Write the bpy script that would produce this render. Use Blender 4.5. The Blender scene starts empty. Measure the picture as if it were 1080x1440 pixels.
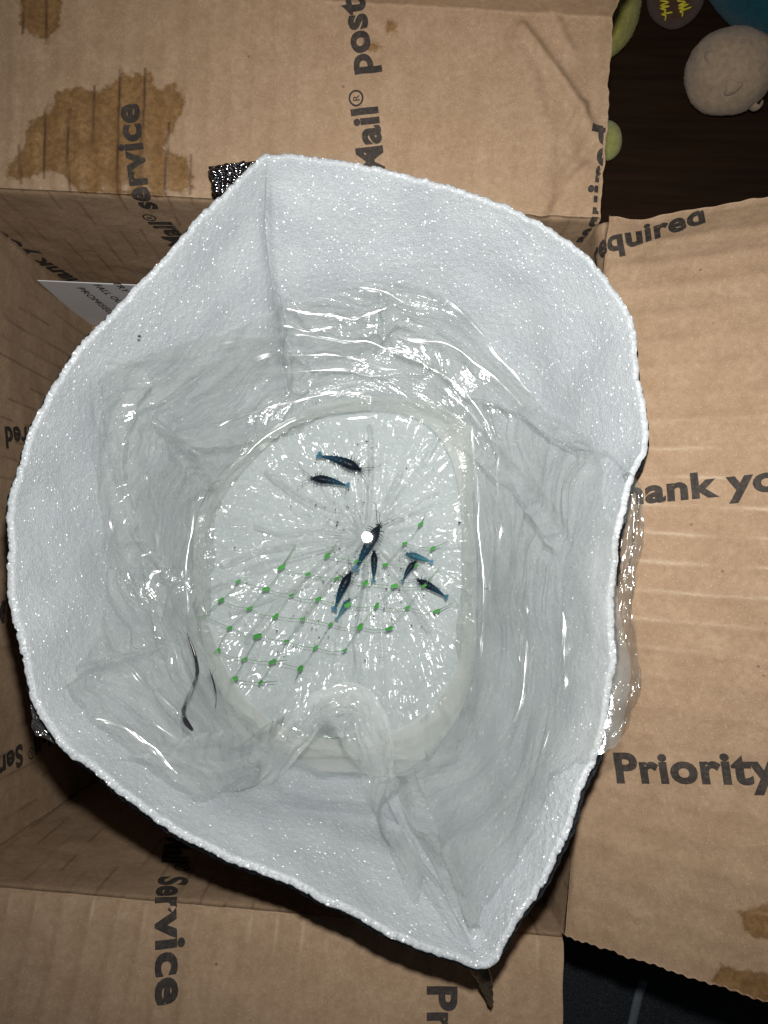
import bpy, bmesh, math, random
import numpy as np
from mathutils import Vector, Matrix, Quaternion

random.seed(7)
rng = np.random.default_rng(11)
scene = bpy.context.scene
COL = scene.collection

# ------------------------------------------------------------------ camera
H = 0.32                       # camera height above the box's top edge (z = 0)
F = 1080.0                     # focal length in photo pixels (1080 wide)
NAD = (511.0, 800.0)           # where straight down falls in the photo
cam_data = bpy.data.cameras.new("camera")
cam_data.sensor_fit = 'HORIZONTAL'
cam_data.sensor_width = 36.0
cam_data.lens = 36.0
cam_data.clip_start = 0.005
cam_data.clip_end = 50.0
cam = bpy.data.objects.new("camera", cam_data)
COL.objects.link(cam)
_vd = Vector(((NAD[0] - 540) / F, -(NAD[1] - 720) / F, -1.0)).normalized()
_q = _vd.rotation_difference(Vector((0, 0, -1)))
cam.rotation_mode = 'QUATERNION'
cam.rotation_quaternion = _q
cam.location = (0, 0, H)
scene.camera = cam
RM = np.array(_q.to_matrix())
CAMP = np.array((0.0, 0.0, H))

# ------------------------------------------------------------------ world and light
world = bpy.data.worlds.new("World")
scene.world = world
world.use_nodes = True
bg = world.node_tree.nodes["Background"]
bg.inputs[0].default_value = (0.80, 0.86, 1.0, 1)
bg.inputs[1].default_value = 0.028

flash_data = bpy.data.lights.new("phone_flash", 'AREA')
flash_data.shape = 'DISK'
flash_data.size = 0.0105
flash_data.energy = 0.83
flash_data.spread = math.radians(114)
flash_data.color = (1.0, 0.985, 0.955)
flash = bpy.data.objects.new("phone_flash", flash_data)
flash.location = (0.004, 0.034, H + 0.002)
flash.rotation_mode = 'QUATERNION'
flash.rotation_quaternion = _q @ Quaternion((0, 1, 0), math.radians(-4))     # points where the phone points
COL.objects.link(flash)

vs = scene.view_settings
vs.view_transform = 'Standard'
vs.look = 'None'
vs.exposure = 0.0
vs.gamma = 1.0
scene.render.engine = 'CYCLES'
scene.cycles.max_bounces = 8
scene.cycles.diffuse_bounces = 4
scene.cycles.glossy_bounces = 4
scene.cycles.transparent_max_bounces = 24
scene.cycles.sample_clamp_indirect = 3.0
scene.cycles.use_denoising = True
scene.cycles.denoising_prefilter = 'ACCURATE'


# ------------------------------------------------------------------ maths helpers
def rays(px, py):
    px = np.asarray(px, float); py = np.asarray(py, float)
    v = np.stack([(px - 540) / F, -(py - 720) / F, -np.ones_like(px)], -1)
    return v @ RM.T


def at(px, py, z):
    """point at height z on the line of sight of a photo pixel"""
    r = rays(px, py)
    k = (np.asarray(z, float) - H) / r[..., 2]
    return CAMP + r * k[..., None]


def proj(P):
    v = (np.asarray(P, float) - CAMP) @ RM
    return 540 + F * v[..., 0] / -v[..., 2], 720 - F * v[..., 1] / -v[..., 2]


def ray_plane(px, py, p0, n):
    r = rays(px, py)
    k = ((np.asarray(p0) - CAMP) @ np.asarray(n)) / (r @ np.asarray(n))
    return CAMP + r * np.asarray(k)[..., None]


_perm = rng.permutation(512)
_g = rng.normal(size=(512, 3)); _g /= np.linalg.norm(_g, axis=1)[:, None]


def perlin(x, y, z=0.0):
    x, y, z = np.broadcast_arrays(np.asarray(x, float), np.asarray(y, float), np.asarray(z, float))
    xi, yi, zi = np.floor(x).astype(int), np.floor(y).astype(int), np.floor(z).astype(int)
    xf, yf, zf = x - xi, y - yi, z - zi
    fade = lambda t: t * t * t * (t * (t * 6 - 15) + 10)
    u, v, w = fade(xf), fade(yf), fade(zf)

    def gr(a, b, c):
        h = _perm[(_perm[(_perm[(xi + a) & 511] + yi + b) & 511] + zi + c) & 511]
        g = _g[h]
        return g[..., 0] * (xf - a) + g[..., 1] * (yf - b) + g[..., 2] * (zf - c)
    L = lambda t, a, b: a + t * (b - a)
    return 1.5 * L(w, L(v, L(u, gr(0, 0, 0), gr(1, 0, 0)), L(u, gr(0, 1, 0), gr(1, 1, 0))),
                   L(v, L(u, gr(0, 0, 1), gr(1, 0, 1)), L(u, gr(0, 1, 1), gr(1, 1, 1))))


def ridged(x, y, z=0.0):
    return 1.0 - 2.0 * np.abs(perlin(x, y, z))


def polydist(px, py, pts):
    """distance in pixels to a polyline"""
    d = np.full(np.shape(px), 1e9)
    for (x0, y0), (x1, y1) in zip(pts[:-1], pts[1:]):
        dx, dy = x1 - x0, y1 - y0
        t = np.clip(((px - x0) * dx + (py - y0) * dy) / (dx * dx + dy * dy + 1e-9), 0, 1)
        d = np.minimum(d, np.hypot(px - x0 - t * dx, py - y0 - t * dy))
    return d


def inside(px, py, pts):
    c = np.zeros(np.shape(px), bool)
    n = len(pts)
    for i in range(n):
        x0, y0 = pts[i]; x1, y1 = pts[(i + 1) % n]
        if y0 == y1:
            continue
        c ^= ((y0 > py) != (y1 > py)) & (px < (x1 - x0) * (py - y0) / (y1 - y0) + x0)
    return c


def sdist(px, py, pts):
    """signed distance to a closed outline, positive inside"""
    d = polydist(px, py, list(pts) + [pts[0]])
    return np.where(inside(px, py, pts), d, -d)


def catmull(pts, n=8, closed=False):
    P = np.asarray(pts, float)
    out = []
    N = len(P)
    rng_i = range(N) if closed else range(N - 1)
    for i in rng_i:
        if closed:
            p0, p1, p2, p3 = P[i - 1], P[i], P[(i + 1) % N], P[(i + 2) % N]
        else:
            p0, p1, p2, p3 = P[max(i - 1, 0)], P[i], P[i + 1], P[min(i + 2, N - 1)]
        for k in range(n):
            t = k / n
            out.append(.5 * ((2 * p1) + (-p0 + p2) * t + (2 * p0 - 5 * p1 + 4 * p2 - p3) * t * t
                             + (-p0 + 3 * p1 - 3 * p2 + p3) * t ** 3))
    if not closed:
        out.append(P[-1])
    return np.array(out)


# ------------------------------------------------------------------ mesh helpers
def mesh_from(name, V, Fc, smooth=True, attrs=None):
    V = np.asarray(V, np.float32).reshape(-1, 3)
    me = bpy.data.meshes.new(name)
    if isinstance(Fc, np.ndarray):
        k = Fc.shape[1]; nf = Fc.shape[0]
        me.vertices.add(len(V)); me.vertices.foreach_set("co", V.ravel())
        me.loops.add(nf * k); me.loops.foreach_set("vertex_index", Fc.astype(np.int32).ravel())
        me.polygons.add(nf); me.polygons.foreach_set("loop_start", np.arange(0, nf * k, k, dtype=np.int32))
        me.update(calc_edges=True)
    else:
        me.from_pydata(V.tolist(), [], Fc); me.update()
    me.polygons.foreach_set("use_smooth", np.full(len(me.polygons), smooth))
    for k, a in (attrs or {}).items():
        at_ = me.attributes.new(k, 'FLOAT', 'POINT')
        at_.data.foreach_set("value", np.asarray(a, np.float32).ravel())
    me.validate()
    return me


def vec_attr(me, name, a):
    q = me.attributes.new(name, 'FLOAT_VECTOR', 'POINT')
    q.data.foreach_set('vector', np.asarray(a, np.float32).ravel())


def link(name, me, mat=None, parent=None):
    o = bpy.data.objects.new(name, me)
    if mat and me and not me.materials:
        me.materials.append(mat)
    COL.objects.link(o)
    if parent:
        o.parent = parent
        o.matrix_parent_inverse = parent.matrix_basis.inverted()
    return o


def tag(o, label=None, cat=None, group=None, kind=None):
    if label: o["label"] = label
    if cat: o["category"] = cat
    if group: o["group"] = group
    if kind: o["kind"] = kind
    return o


def empty(name, loc, label, cat, group=None):
    o = bpy.data.objects.new(name, None)
    o.empty_display_size = 0.01
    o.location = loc
    COL.objects.link(o)
    return tag(o, label, cat, group)


def grid_faces(nu, nv, wrap=False, flip=False, base=0):
    i = np.arange(nu if wrap else nu - 1)[:, None]; j = np.arange(nv - 1)[None]
    i2 = (i + 1) % nu
    a = i * nv + j; b = i2 * nv + j; c = i2 * nv + j + 1; d = i * nv + j + 1
    q = np.stack([a, b, c, d], -1).reshape(-1, 4) + base
    return q[:, ::-1] if flip else q


def grid_normals(P, wrap=False):
    if wrap:
        du = np.roll(P, -1, 0) - np.roll(P, 1, 0)
    else:
        du = np.gradient(P, axis=0)
    dv = np.gradient(P, axis=1)
    n = np.cross(du, dv)
    n /= (np.linalg.norm(n, axis=-1, keepdims=True) + 1e-12)
    return n


def tube(pts, rad, seg=8, cap=True, flat=1.0, up=(0, 0, 1)):
    """tapered tube along points; rad a number or per-point array; flat squashes along up"""
    P = np.asarray(pts, float); n = len(P)
    rad = np.broadcast_to(np.asarray(rad, float), (n,))
    T = np.gradient(P, axis=0); T /= np.linalg.norm(T, axis=1)[:, None] + 1e-12
    upv = np.asarray(up, float)
    S = np.cross(T, upv); S /= np.linalg.norm(S, axis=1)[:, None] + 1e-12
    U = np.cross(S, T)
    a = np.arange(seg) / seg * 2 * math.pi
    V = P[:, None] + rad[:, None, None] * (np.cos(a)[None, :, None] * S[:, None] + flat * np.sin(a)[None, :, None] * U[:, None])
    fs = []
    for i in range(n - 1):
        for j in range(seg):
            k = (j + 1) % seg
            fs.append((i * seg + j, i * seg + k, (i + 1) * seg + k, (i + 1) * seg + j))
    if cap:
        fs.append(tuple(range(seg - 1, -1, -1)))
        fs.append(tuple((n - 1) * seg + j for j in range(seg)))
    return V.reshape(-1, 3), fs


class Acc:
    def __init__(s): s.V = []; s.F = []; s.n = 0
    def add(s, V, Fc):
        V = np.asarray(V, float).reshape(-1, 3)
        s.V.append(V); s.F += [tuple(int(i) + s.n for i in f) for f in Fc]; s.n += len(V)
    def mesh(s, name, smooth=True): return mesh_from(name, np.concatenate(s.V), s.F, smooth)


def uvsphere(c, r, ns=16, nr=10):
    V = []; Fc = []
    r = np.broadcast_to(np.asarray(r, float), (3,))
    for i in range(nr + 1):
        ph = math.pi * i / nr
        for j in range(ns):
            th = 2 * math.pi * j / ns
            V.append((c[0] + r[0] * math.sin(ph) * math.cos(th), c[1] + r[1] * math.sin(ph) * math.sin(th), c[2] + r[2] * math.cos(ph)))
    for i in range(nr):
        for j in range(ns):
            k = (j + 1) % ns
            Fc.append((i * ns + j, (i + 1) * ns + j, (i + 1) * ns + k, i * ns + k))
    return np.array(V), Fc


# ------------------------------------------------------------------ material helpers
class NT:
    def __init__(s, name):
        s.m = bpy.data.materials.new(name); s.m.use_nodes = True
        s.t = s.m.node_tree; s.t.nodes.clear()
        s.out = s.n('ShaderNodeOutputMaterial')
    def n(s, typ, **kw):
        nd = s.t.nodes.new(typ)
        for k, v in kw.items():
            if k in nd.bl_rna.properties: setattr(nd, k, v)
            else: s.set(nd.inputs[k.replace('_', ' ')], v)
        return nd
    def set(s, sock, v):
        if isinstance(v, bpy.types.NodeSocket): s.t.links.new(v, sock)
        else: sock.default_value = v
    def math(s, op, a, b=0.0, c=0.0, clamp=False):
        nd = s.t.nodes.new('ShaderNodeMath'); nd.operation = op; nd.use_clamp = clamp
        s.set(nd.inputs[0], a); s.set(nd.inputs[1], b); s.set(nd.inputs[2], c)
        return nd.outputs[0]
    def vmath(s, op, a, b=None):
        nd = s.t.nodes.new('ShaderNodeVectorMath'); nd.operation = op
        s.set(nd.inputs[0], a)
        if b is not None:
            s.set(nd.inputs['Scale'] if op == 'SCALE' else nd.inputs[1], b)
        return nd.outputs[0]
    def mapr(s, v, a, b, c=0.0, d=1.0, smooth=False):
        nd = s.t.nodes.new('ShaderNodeMapRange')
        if smooth: nd.interpolation_type = 'SMOOTHSTEP'
        for i, x in enumerate((v, a, b, c, d)): s.set(nd.inputs[i], x)
        return nd.outputs[0]
    def mixc(s, f, a, b, blend='MIX'):
        nd = s.t.nodes.new('ShaderNodeMix'); nd.data_type = 'RGBA'; nd.blend_type = blend
        s.set(nd.inputs[0], f); s.set(nd.inputs[6], a); s.set(nd.inputs[7], b)
        return nd.outputs[2]
    def coord(s, scale=(1, 1, 1)):
        tc = s.t.nodes.new('ShaderNodeTexCoord')
        mp = s.t.nodes.new('ShaderNodeMapping'); mp.inputs['Scale'].default_value = scale
        s.t.links.new(tc.outputs['Object'], mp.inputs[0]); return mp.outputs[0]
    def noise(s, vec, scale, detail=4, rough=.55):
        nd = s.t.nodes.new('ShaderNodeTexNoise'); s.t.links.new(vec, nd.inputs['Vector'])
        nd.inputs['Scale'].default_value = scale; nd.inputs['Detail'].default_value = detail
        nd.inputs['Roughness'].default_value = rough
        return nd.outputs[0]
    def attr(s, name):
        nd = s.t.nodes.new('ShaderNodeAttribute'); nd.attribute_name = name; return nd.outputs['Fac']
    def bump(s, h, dist, strength=1.0, normal=None):
        nd = s.t.nodes.new('ShaderNodeBump'); s.set(nd.inputs['Height'], h)
        nd.inputs['Distance'].default_value = dist; nd.inputs['Strength'].default_value = strength
        if normal is not None: s.set(nd.inputs['Normal'], normal)
        return nd.outputs[0]
    def mixs(s, f, a, b):
        nd = s.t.nodes.new('ShaderNodeMixShader'); s.set(nd.inputs[0], f)
        s.t.links.new(a, nd.inputs[1]); s.t.links.new(b, nd.inputs[2]); return nd.outputs[0]
    def principled(s, **kw):
        nd = s.t.nodes.new('ShaderNodeBsdfPrincipled')
        for k, v in kw.items(): s.set(nd.inputs[k.replace('_', ' ')], v)
        return nd.outputs[0]
    def done(s, sh):
        s.t.links.new(sh, s.out.inputs['Surface']); return s.m


def rgba(r, g, b): return (r, g, b, 1)


def mat_card():
    t = NT("kraft_cardboard")
    c = t.coord()
    n1 = t.noise(c, 90, 5, .6); n2 = t.noise(c, 420, 4, .7); n3 = t.noise(c, 1500, 2, .6)
    col = t.mixc(t.mapr(n1, .3, .7), rgba(.285, .190, .116), rgba(.362, .253, .163))
    col = t.mixc(t.mapr(n2, .35, .7, 0, .65), col, rgba(.235, .148, .086))
    col = t.mixc(t.mapr(n3, .58, .74, 0, .5), col, rgba(.50, .39, .28))
    # darker score marks and rubbed ridges printed into the board
    col = t.mixc(t.attr('score'), col, rgba(.085, .052, .034))
    col = t.mixc(t.attr('rub'), col, rgba(.55, .44, .33))
    # stains: signed distance in pixels, edge broken up by noise
    ne = t.noise(c, 260, 5, .65)
    sd = t.math('ADD', t.attr('stain'), t.math('MULTIPLY', t.math('SUBTRACT', ne, .5), 26.0))
    body = t.mapr(sd, -4.0, 3.0)
    edge = t.math('MULTIPLY', t.mapr(sd, -1, 1.5), t.mapr(sd, 1.5, 6, 1, 0))
    sc = t.mixc(t.mapr(n1, .3, .7), rgba(.175, .094, .034), rgba(.265, .152, .060))
    sc = t.mixc(t.mapr(n2, .38, .62, 0, .7), sc, rgba(.105, .055, .020))
    sc = t.mixc(t.attr('score'), sc, rgba(.055, .03, .022))
    col = t.mixc(t.math('MULTIPLY', body, .92), col, sc)
    col = t.mixc(t.math('MULTIPLY', edge, .4), col, rgba(.11, .058, .022))
    # little flecks
    vo = t.n('ShaderNodeTexVoronoi', Scale=130.0); t.t.links.new(c, vo.inputs['Vector'])
    fl = t.math('MULTIPLY', t.mapr(vo.outputs['Distance'], .06, .10, 1, 0), t.math('GREATER_THAN', t.noise(c, 60, 1), .62))
    col = t.mixc(t.math('MULTIPLY', fl, .6), col, rgba(.09, .06, .045))
    fib = t.noise(t.coord((1, 1, 1)), 2600, 3, .7)
    h = t.math('ADD', t.math('MULTIPLY', n2, .7), t.math('MULTIPLY', fib, .3))
    nrm = t.bump(h, .0005, .55)
    rough = t.mapr(body, 0, 1, .78, .36)
    return t.done(t.principled(Base_Color=col, Roughness=rough, Normal=nrm, Specular_IOR_Level=.28))


def mat_print():
    t = NT("black_print_ink")
    c = t.coord()
    n = t.noise(c, 600, 4, .7); n2 = t.noise(c, 90, 3)
    col = t.mixc(t.mapr(n, .45, .8, 0, .40), rgba(.024, .020, .018), rgba(.16, .115, .082))
    col = t.mixc(t.mapr(n2, .4, .7, 0, .3), col, rgba(.07, .054, .043))
    return t.done(t.principled(Base_Color=col, Roughness=.75, Specular_IOR_Level=.25))


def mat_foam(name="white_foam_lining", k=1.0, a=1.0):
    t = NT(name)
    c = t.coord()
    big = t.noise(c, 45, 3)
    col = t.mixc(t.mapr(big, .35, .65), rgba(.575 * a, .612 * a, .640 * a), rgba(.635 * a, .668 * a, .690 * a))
    v1 = t.n('ShaderNodeTexVoronoi', Scale=950.0); t.t.links.new(c, v1.inputs['Vector'])
    v2 = t.n('ShaderNodeTexVoronoi', Scale=1700.0); t.t.links.new(c, v2.inputs['Vector'])
    hb = t.math('ADD', v1.outputs['Distance'], t.math('MULTIPLY', t.noise(c, 900, 3), .6))
    nrm = t.bump(hb, .0005, .35)
    # each cell of the foam is a shiny facet with a direction of its own
    d1 = t.vmath('SCALE', t.vmath('SUBTRACT', v1.outputs['Color'], (.5, .5, .5)), 1.9)
    d2 = t.vmath('SCALE', t.vmath('SUBTRACT', v2.outputs['Color'], (.5, .5, .5)), 2.1)
    f1 = t.vmath('NORMALIZE', t.vmath('ADD', nrm, d1))
    f2 = t.vmath('NORMALIZE', t.vmath('ADD', nrm, d2))
    # only the bare middle of a cell is glossy
    m1 = t.mapr(v1.outputs['Distance'], .25, .55, .22 * k, .0)
    m2 = t.mapr(v2.outputs['Distance'], .3, .6, .20 * k, .02 * k)
    dif = t.n('ShaderNodeBsdfDiffuse', Color=col, Normal=nrm)
    g1 = t.n('ShaderNodeBsdfGlossy', Roughness=.36, Normal=f1, Color=rgba(.97, .98, 1))
    g2 = t.n('ShaderNodeBsdfGlossy', Roughness=.33, Normal=f2, Color=rgba(.97, .98, 1))
    sh = t.mixs(m1, dif.outputs[0], g1.outputs[0])
    sh = t.mixs(m2, sh, g2.outputs[0])
    tl = t.n('ShaderNodeBsdfTranslucent', Color=rgba(.8, .85, .9))
    sh = t.mixs(.10, sh, tl.outputs[0])
    return t.done(sh)


def mat_film(name, milk, tint=(.955, .968, .962), milkc=(.80, .83, .82), rough=.07, base=.045, bumpd=.0006, graz=.55, streak=0.0, mvar=.45):
    t = NT(name)
    c = t.coord()
    nz = t.noise(c, 260, 3, .6)
    nrm = t.bump(nz, bumpd, .6)
    nrm0 = nrm
    if streak:
        av = t.t.nodes.new('ShaderNodeAttribute'); av.attribute_name = 'wr'
        hs = t.math('MULTIPLY', t.noise(av.outputs['Vector'], 1.0, 3, .6), t.math('SUBTRACT', 1.0, t.attr('calm')))
        nrm = t.bump(hs, streak, 1.0, nrm)
    lw = t.n('ShaderNodeLayerWeight', Blend=.5); t.set(lw.inputs['Normal'], nrm)
    f = t.math('MULTIPLY_ADD', t.math('POWER', lw.outputs['Facing'], 3.5), graz, base)
    tr = t.n('ShaderNodeBsdfTransparent', Color=rgba(*tint))
    df = t.n('ShaderNodeBsdfDiffuse', Color=rgba(*milkc), Normal=nrm0)
    tl = t.n('ShaderNodeBsdfTranslucent', Color=rgba(*milkc))
    gl = t.n('ShaderNodeBsdfGlossy', Roughness=rough, Normal=nrm)
    body = t.mixs(.35, df.outputs[0], tl.outputs[0])
    mk = t.mapr(t.noise(c, 70, 4, .6), .3, .7, milk * (1 - mvar), milk * (1 + mvar))
    sh = t.mixs(mk, tr.outputs[0], body)
    return t.done(t.mixs(f, sh, gl.outputs[0]))


def mat_water():
    t = NT("clear_water")
    lw = t.n('ShaderNodeLayerWeight', Blend=.5)
    f = t.math('MULTIPLY_ADD', t.math('POWER', lw.outputs['Facing'], 4.5), .8, .022)
    tr = t.n('ShaderNodeBsdfTransparent', Color=rgba(.965, .98, .972))
    gl = t.n('ShaderNodeBsdfGlossy', Roughness=.012)
    return t.done(t.mixs(f, tr.outputs[0], gl.outputs[0]))


def mat_simple(name, col, rough=.6, metal=0.0, var=.25, scale=200, bumpd=0.0, sheen=0.0, spec=.5):
    t = NT(name)
    c = t.coord()
    n = t.noise(c, scale, 4, .6)
    dark = tuple(x * (1 - var) for x in col)
    lite = tuple(min(1, x * (1 + var)) for x in col)
    cc = t.mixc(t.mapr(n, .3, .7), rgba(*dark), rgba(*lite))
    kw = dict(Base_Color=cc, Roughness=rough, Metallic=metal, Specular_IOR_Level=spec)
    if bumpd: kw['Normal'] = t.bump(t.noise(c, scale * 4, 3, .7), bumpd, .8)
    if sheen: kw['Sheen_Weight'] = sheen
    return t.done(t.principled(**kw))


def mat_table():
    t = NT("dark_wood")
    c = t.coord((1, 14, 1))
    n = t.noise(c, 14, 5, .6)
    col = t.mixc(t.mapr(n, .3, .7), rgba(.014, .0065, .003), rgba(.030, .0150, .007))
    return t.done(t.principled(Base_Color=col, Roughness=.5, Specular_IOR_Level=.2))


def mat_cloth():
    t = NT("charcoal_fabric")
    c = t.coord()
    n = t.noise(c, 1100, 3, .8)
    col = t.mixc(t.mapr(n, .45, .75), rgba(.012, .015, .018), rgba(.06, .068, .075))
    return t.done(t.principled(Base_Color=col, Roughness=.9, Normal=t.bump(n, .0008, .8), Specular_IOR_Level=.2))


def mat_shrimp(name, back, tail, alpha=1.0):
    t = NT(name)
    tc = t.t.nodes.new('ShaderNodeTexCoord')
    sp = t.t.nodes.new('ShaderNodeSeparateXYZ'); t.t.links.new(tc.outputs['Object'], sp.inputs[0])
    n = t.noise(tc.outputs['Object'], 14, 4, .7)
    f = t.math('ADD', t.mapr(sp.outputs[0], .35, .95), t.math('MULTIPLY', t.math('SUBTRACT', n, .5), .6), clamp=True)
    col = t.mixc(f, rgba(*back), rgba(*tail))
    p = t.principled(Base_Color=col, Roughness=.40, Specular_IOR_Level=.15)
    if alpha < 1:
        tr = t.n('ShaderNodeBsdfTransparent', Color=rgba(.55, .78, .88))
        p = t.mixs(alpha, tr.outputs[0], p)
    return t.done(p)


M_CARD = mat_card()
M_INK = mat_print()
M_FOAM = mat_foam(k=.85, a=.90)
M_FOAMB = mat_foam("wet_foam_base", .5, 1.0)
M_FILM = mat_film("clear_bag_film", .15, tint=(.972, .981, .974), milkc=(.92, .95, .93), rough=.15, base=.11, streak=.0026, graz=.24)
M_BASEFILM = mat_film("clear_bag_film_gathered", .05, tint=(.968, .972, .962), milkc=(.86, .87, .855), rough=.22, base=.12, streak=.0010, graz=.8, bumpd=.00018)
M_COLLAR = mat_film("cloudy_bag_film", .32, tint=(.965, .968, .953), milkc=(.90, .905, .86), rough=.10, base=.06, graz=.3, bumpd=.00012, mvar=.12)
M_ROLL = mat_film("folded_bag_film", .30, tint=(.945, .955, .95), milkc=(.82, .84, .835), rough=.09, base=.08, graz=.3)
M_WATER = mat_water()
M_FOIL = mat_simple("silver_bubble_foil", (.30, .30, .31), .16, 1.0, .3, 500)
M_FOILD = mat_simple("dull_foil", (.13, .115, .09), .35, .7, .5, 700)
M_TABLE = mat_table()
M_CLOTH = mat_cloth()

# ================================================================== SETTING
ZT = -0.156      # table top
tb = mesh_from("table", np.array([(-1.2, -1.2, ZT), (1.2, -1.2, ZT), (1.2, 1.2, ZT), (-1.2, 1.2, ZT)]), [(0, 1, 2, 3)], False)
tag(link("table_top", tb, M_TABLE), kind="structure")

# charcoal fabric under the near right corner of the box
cl0 = at(700, 1290, ZT + .004)
nx, ny = 90, 70
gx = np.linspace(0.03, .62, nx); gy = np.linspace(-.60, cl0[1], ny)
GX, GY = np.meshgrid(gx, gy, indexing='ij')
GZ = ZT + .005 + .0016 * perlin(GX * 22, GY * 22, 3) + .0005 * perlin(GX * 90, GY * 90, 1)
cloth = link("fabric_floor", mesh_from("fabric", np.stack([GX, GY, GZ], -1), grid_faces(nx, ny)), M_CLOTH)
tag(cloth, kind="structure")
sp_ = catmull([(905, 1378), (897, 1405), (888, 1445), (880, 1480)], 6)
S3 = at(sp_[:, 0], sp_[:, 1], ZT + .009)
V, Fc = tube(S3, .0028, 8, True, .5)
link("seam_strip", mesh_from("seam", V, Fc), mat_simple("grey_braid", (.10, .115, .13), .8, 0, .3, 900), cloth)

# ================================================================== CARDBOARD BOX
WALLD = .150
THK = .0032
TL = at(-75, 262, 0); TR = at(846, 308, 0); BR = at(792, 1316, 0); BL = at(-75, 1239, 0)


class Panel:
    """one side of the box: t < 0 runs down the wall, t > 0 out along the flap, u along the crease"""
    def __init__(s, A, B, tilt, hfun, lean=0.0, r=.0014):
        s.A = np.asarray(A, float); d = np.asarray(B, float) - s.A
        s.L = np.linalg.norm(d); s.U = d / s.L
        s.O = np.cross(np.array([0, 0, 1.0]), s.U)           # placeholder, fixed below
        s.O = np.cross(s.U, np.array([0, 0, 1.0])) * -1.0    # outward: U x O = +z
        s.a = math.radians(tilt); s.h = hfun; s.r = r; s.lean = lean

    def pt(s, u, t, off=0.0):
        u = np.asarray(u, float); t = np.asarray(t, float)
        k = np.clip(t / s.r, -60, 60)
        tf = s.r * np.log1p(np.exp(k)); tw = t - tf
        sg = 1 / (1 + np.exp(-k))
        ca, sa = math.cos(s.a), math.sin(s.a)
        Z = np.array([0, 0, 1.0])
        P = s.A + s.U * u[..., None] + s.O * (ca * tf + s.lean * tw)[..., None] + Z * (sa * tf + tw)[..., None]
        T = s.O * (ca * sg + s.lean * (1 - sg))[..., None] + Z * (sa * sg + 1 - sg)[..., None]
        N = np.cross(s.U, T); N /= np.linalg.norm(N, axis=-1, keepdims=True)
        return P + N * (s.h(u, t) + off)[..., None]

    def inv(s, px, py, wall=False):
        ca, sa = math.cos(s.a), math.sin(s.a)
        Td = s.O * ca + np.array([0, 0, sa]) if not wall else -(s.O * s.lean + np.array([0, 0, 1.0]))
        n = np.cross(s.U, Td)
        P = ray_plane(px, py, s.A, n) - s.A
        t = (P @ Td) / (Td @ Td)
        return np.array([P @ s.U, -t if wall else t])


def crumple(u, t, seed, amp=.0006):
    return amp * (perlin(u * 28, t * 28, seed) + .6 * perlin(u * 70, t * 70, seed + 5) + .25 * perlin(u * 220, t * 220, seed + 9))


def flutes(u, t, period, seed, amp):
    w = u / period + .15 * perlin(u * 20, t * 12, seed)
    return amp * (.5 + .5 * np.cos(2 * math.pi * w)) ** 2 * (.6 + .6 * perlin(u * 9, t * 14, seed + 2))


def h_top(u, t):
    base = crumple(u, t, 1) + flutes(u, t, .0092, 4, .0007) * (t > 0)
    # bruised, buckled corner beside the gap
    px, py = proj_flat_top(u, t)
    for pts, a, w in (([(735, 40), (800, 130), (835, 190)], .0028, 9), ([(765, 0), (800, 70)], .0018, 9),
                      ([(835, 190), (800, 250), (780, 290)], -.0028, 12), ([(795, 195), (820, 150)], .0016, 8),
                      ([(760, 300), (800, 255), (822, 235)], .0020, 9), ([(730, 60), (770, 190), (760, 280)], .0014, 14)):
        base = base + a * np.exp(-(polydist(px, py, pts) / w) ** 2)
    return base


def h_right(u, t):
    e = np.exp(-np.maximum(u, 0) / .016)
    return crumple(u, t, 21) + flutes(u, t, .0113, 24, .0008) * (t > .004) - .012 * e * (t > -.02) * np.clip(t / .02 + .3, 0, 1) - .009 * np.sin(np.clip(u / P_RIGHT.L, 0, 1) * math.pi) * np.clip(.5 - t / .006, 0, 1)


def h_bot(u, t):
    return crumple(u, t, 41) + flutes(u, t, .0105, 44, .0010) * (t > .002)


def h_left(u, t):
    return crumple(u, t, 61) + flutes(u, t, .0098, 64, .0002)


P_TOP = Panel(TL, TR, 8, h_top); P_RIGHT = Panel(TR, BR, 33, h_right)
P_BOT = Panel(BR, BL, 15, h_bot); P_LEFT = Panel(BL, TL, 20, h_left, lean=.06)


def proj_flat_top(u, t):
    ca, sa = math.cos(P_TOP.a), math.sin(P_TOP.a)
    tf = np.maximum(t, 0); tw = np.minimum(t, 0)
    P = P_TOP.A + P_TOP.U * np.asarray(u)[..., None] + P_TOP.O * (ca * tf)[..., None] + np.array([0, 0, 1.0]) * (sa * tf + tw)[..., None]
    return proj(P)


STAINS_TOP = [
    [(8, 243), (36, 205), (38, 176), (72, 155), (80, 132), (110, 122), (142, 130), (172, 106), (212, 104), (218, 128), (246, 118),
     (262, 142), (242, 188), (231, 208), (262, 222), (272, 264), (228, 274), (112, 271), (92, 246), (62, 241), (22, 253)],
    [(28, -6), (86, -6), (83, 38), (66, 53), (45, 51), (29, 32)]]
DOTS_TOP = [(549, 37, 9), (524, 64, 7)]
STAINS_RIGHT = [[(1038, 1282), (1090, 1270), (1090, 1324), (1062, 1320), (1044, 1302)],
                [(1000, 1378), (1014, 1357), (1040, 1366), (1100, 1374), (1100, 1432), (1060, 1420), (1012, 1398)]]


def stain_field(px, py, polys, dots=()):
    s = np.full(np.shape(px), -60.0)
    for p in polys: s = np.maximum(s, sdist(px, py, p))
    for x, y, r in dots: s = np.maximum(s, (r + 8 - np.hypot(px - x, py - y)) * .9 - 8)
    return np.clip(s, -60, 60)


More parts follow.
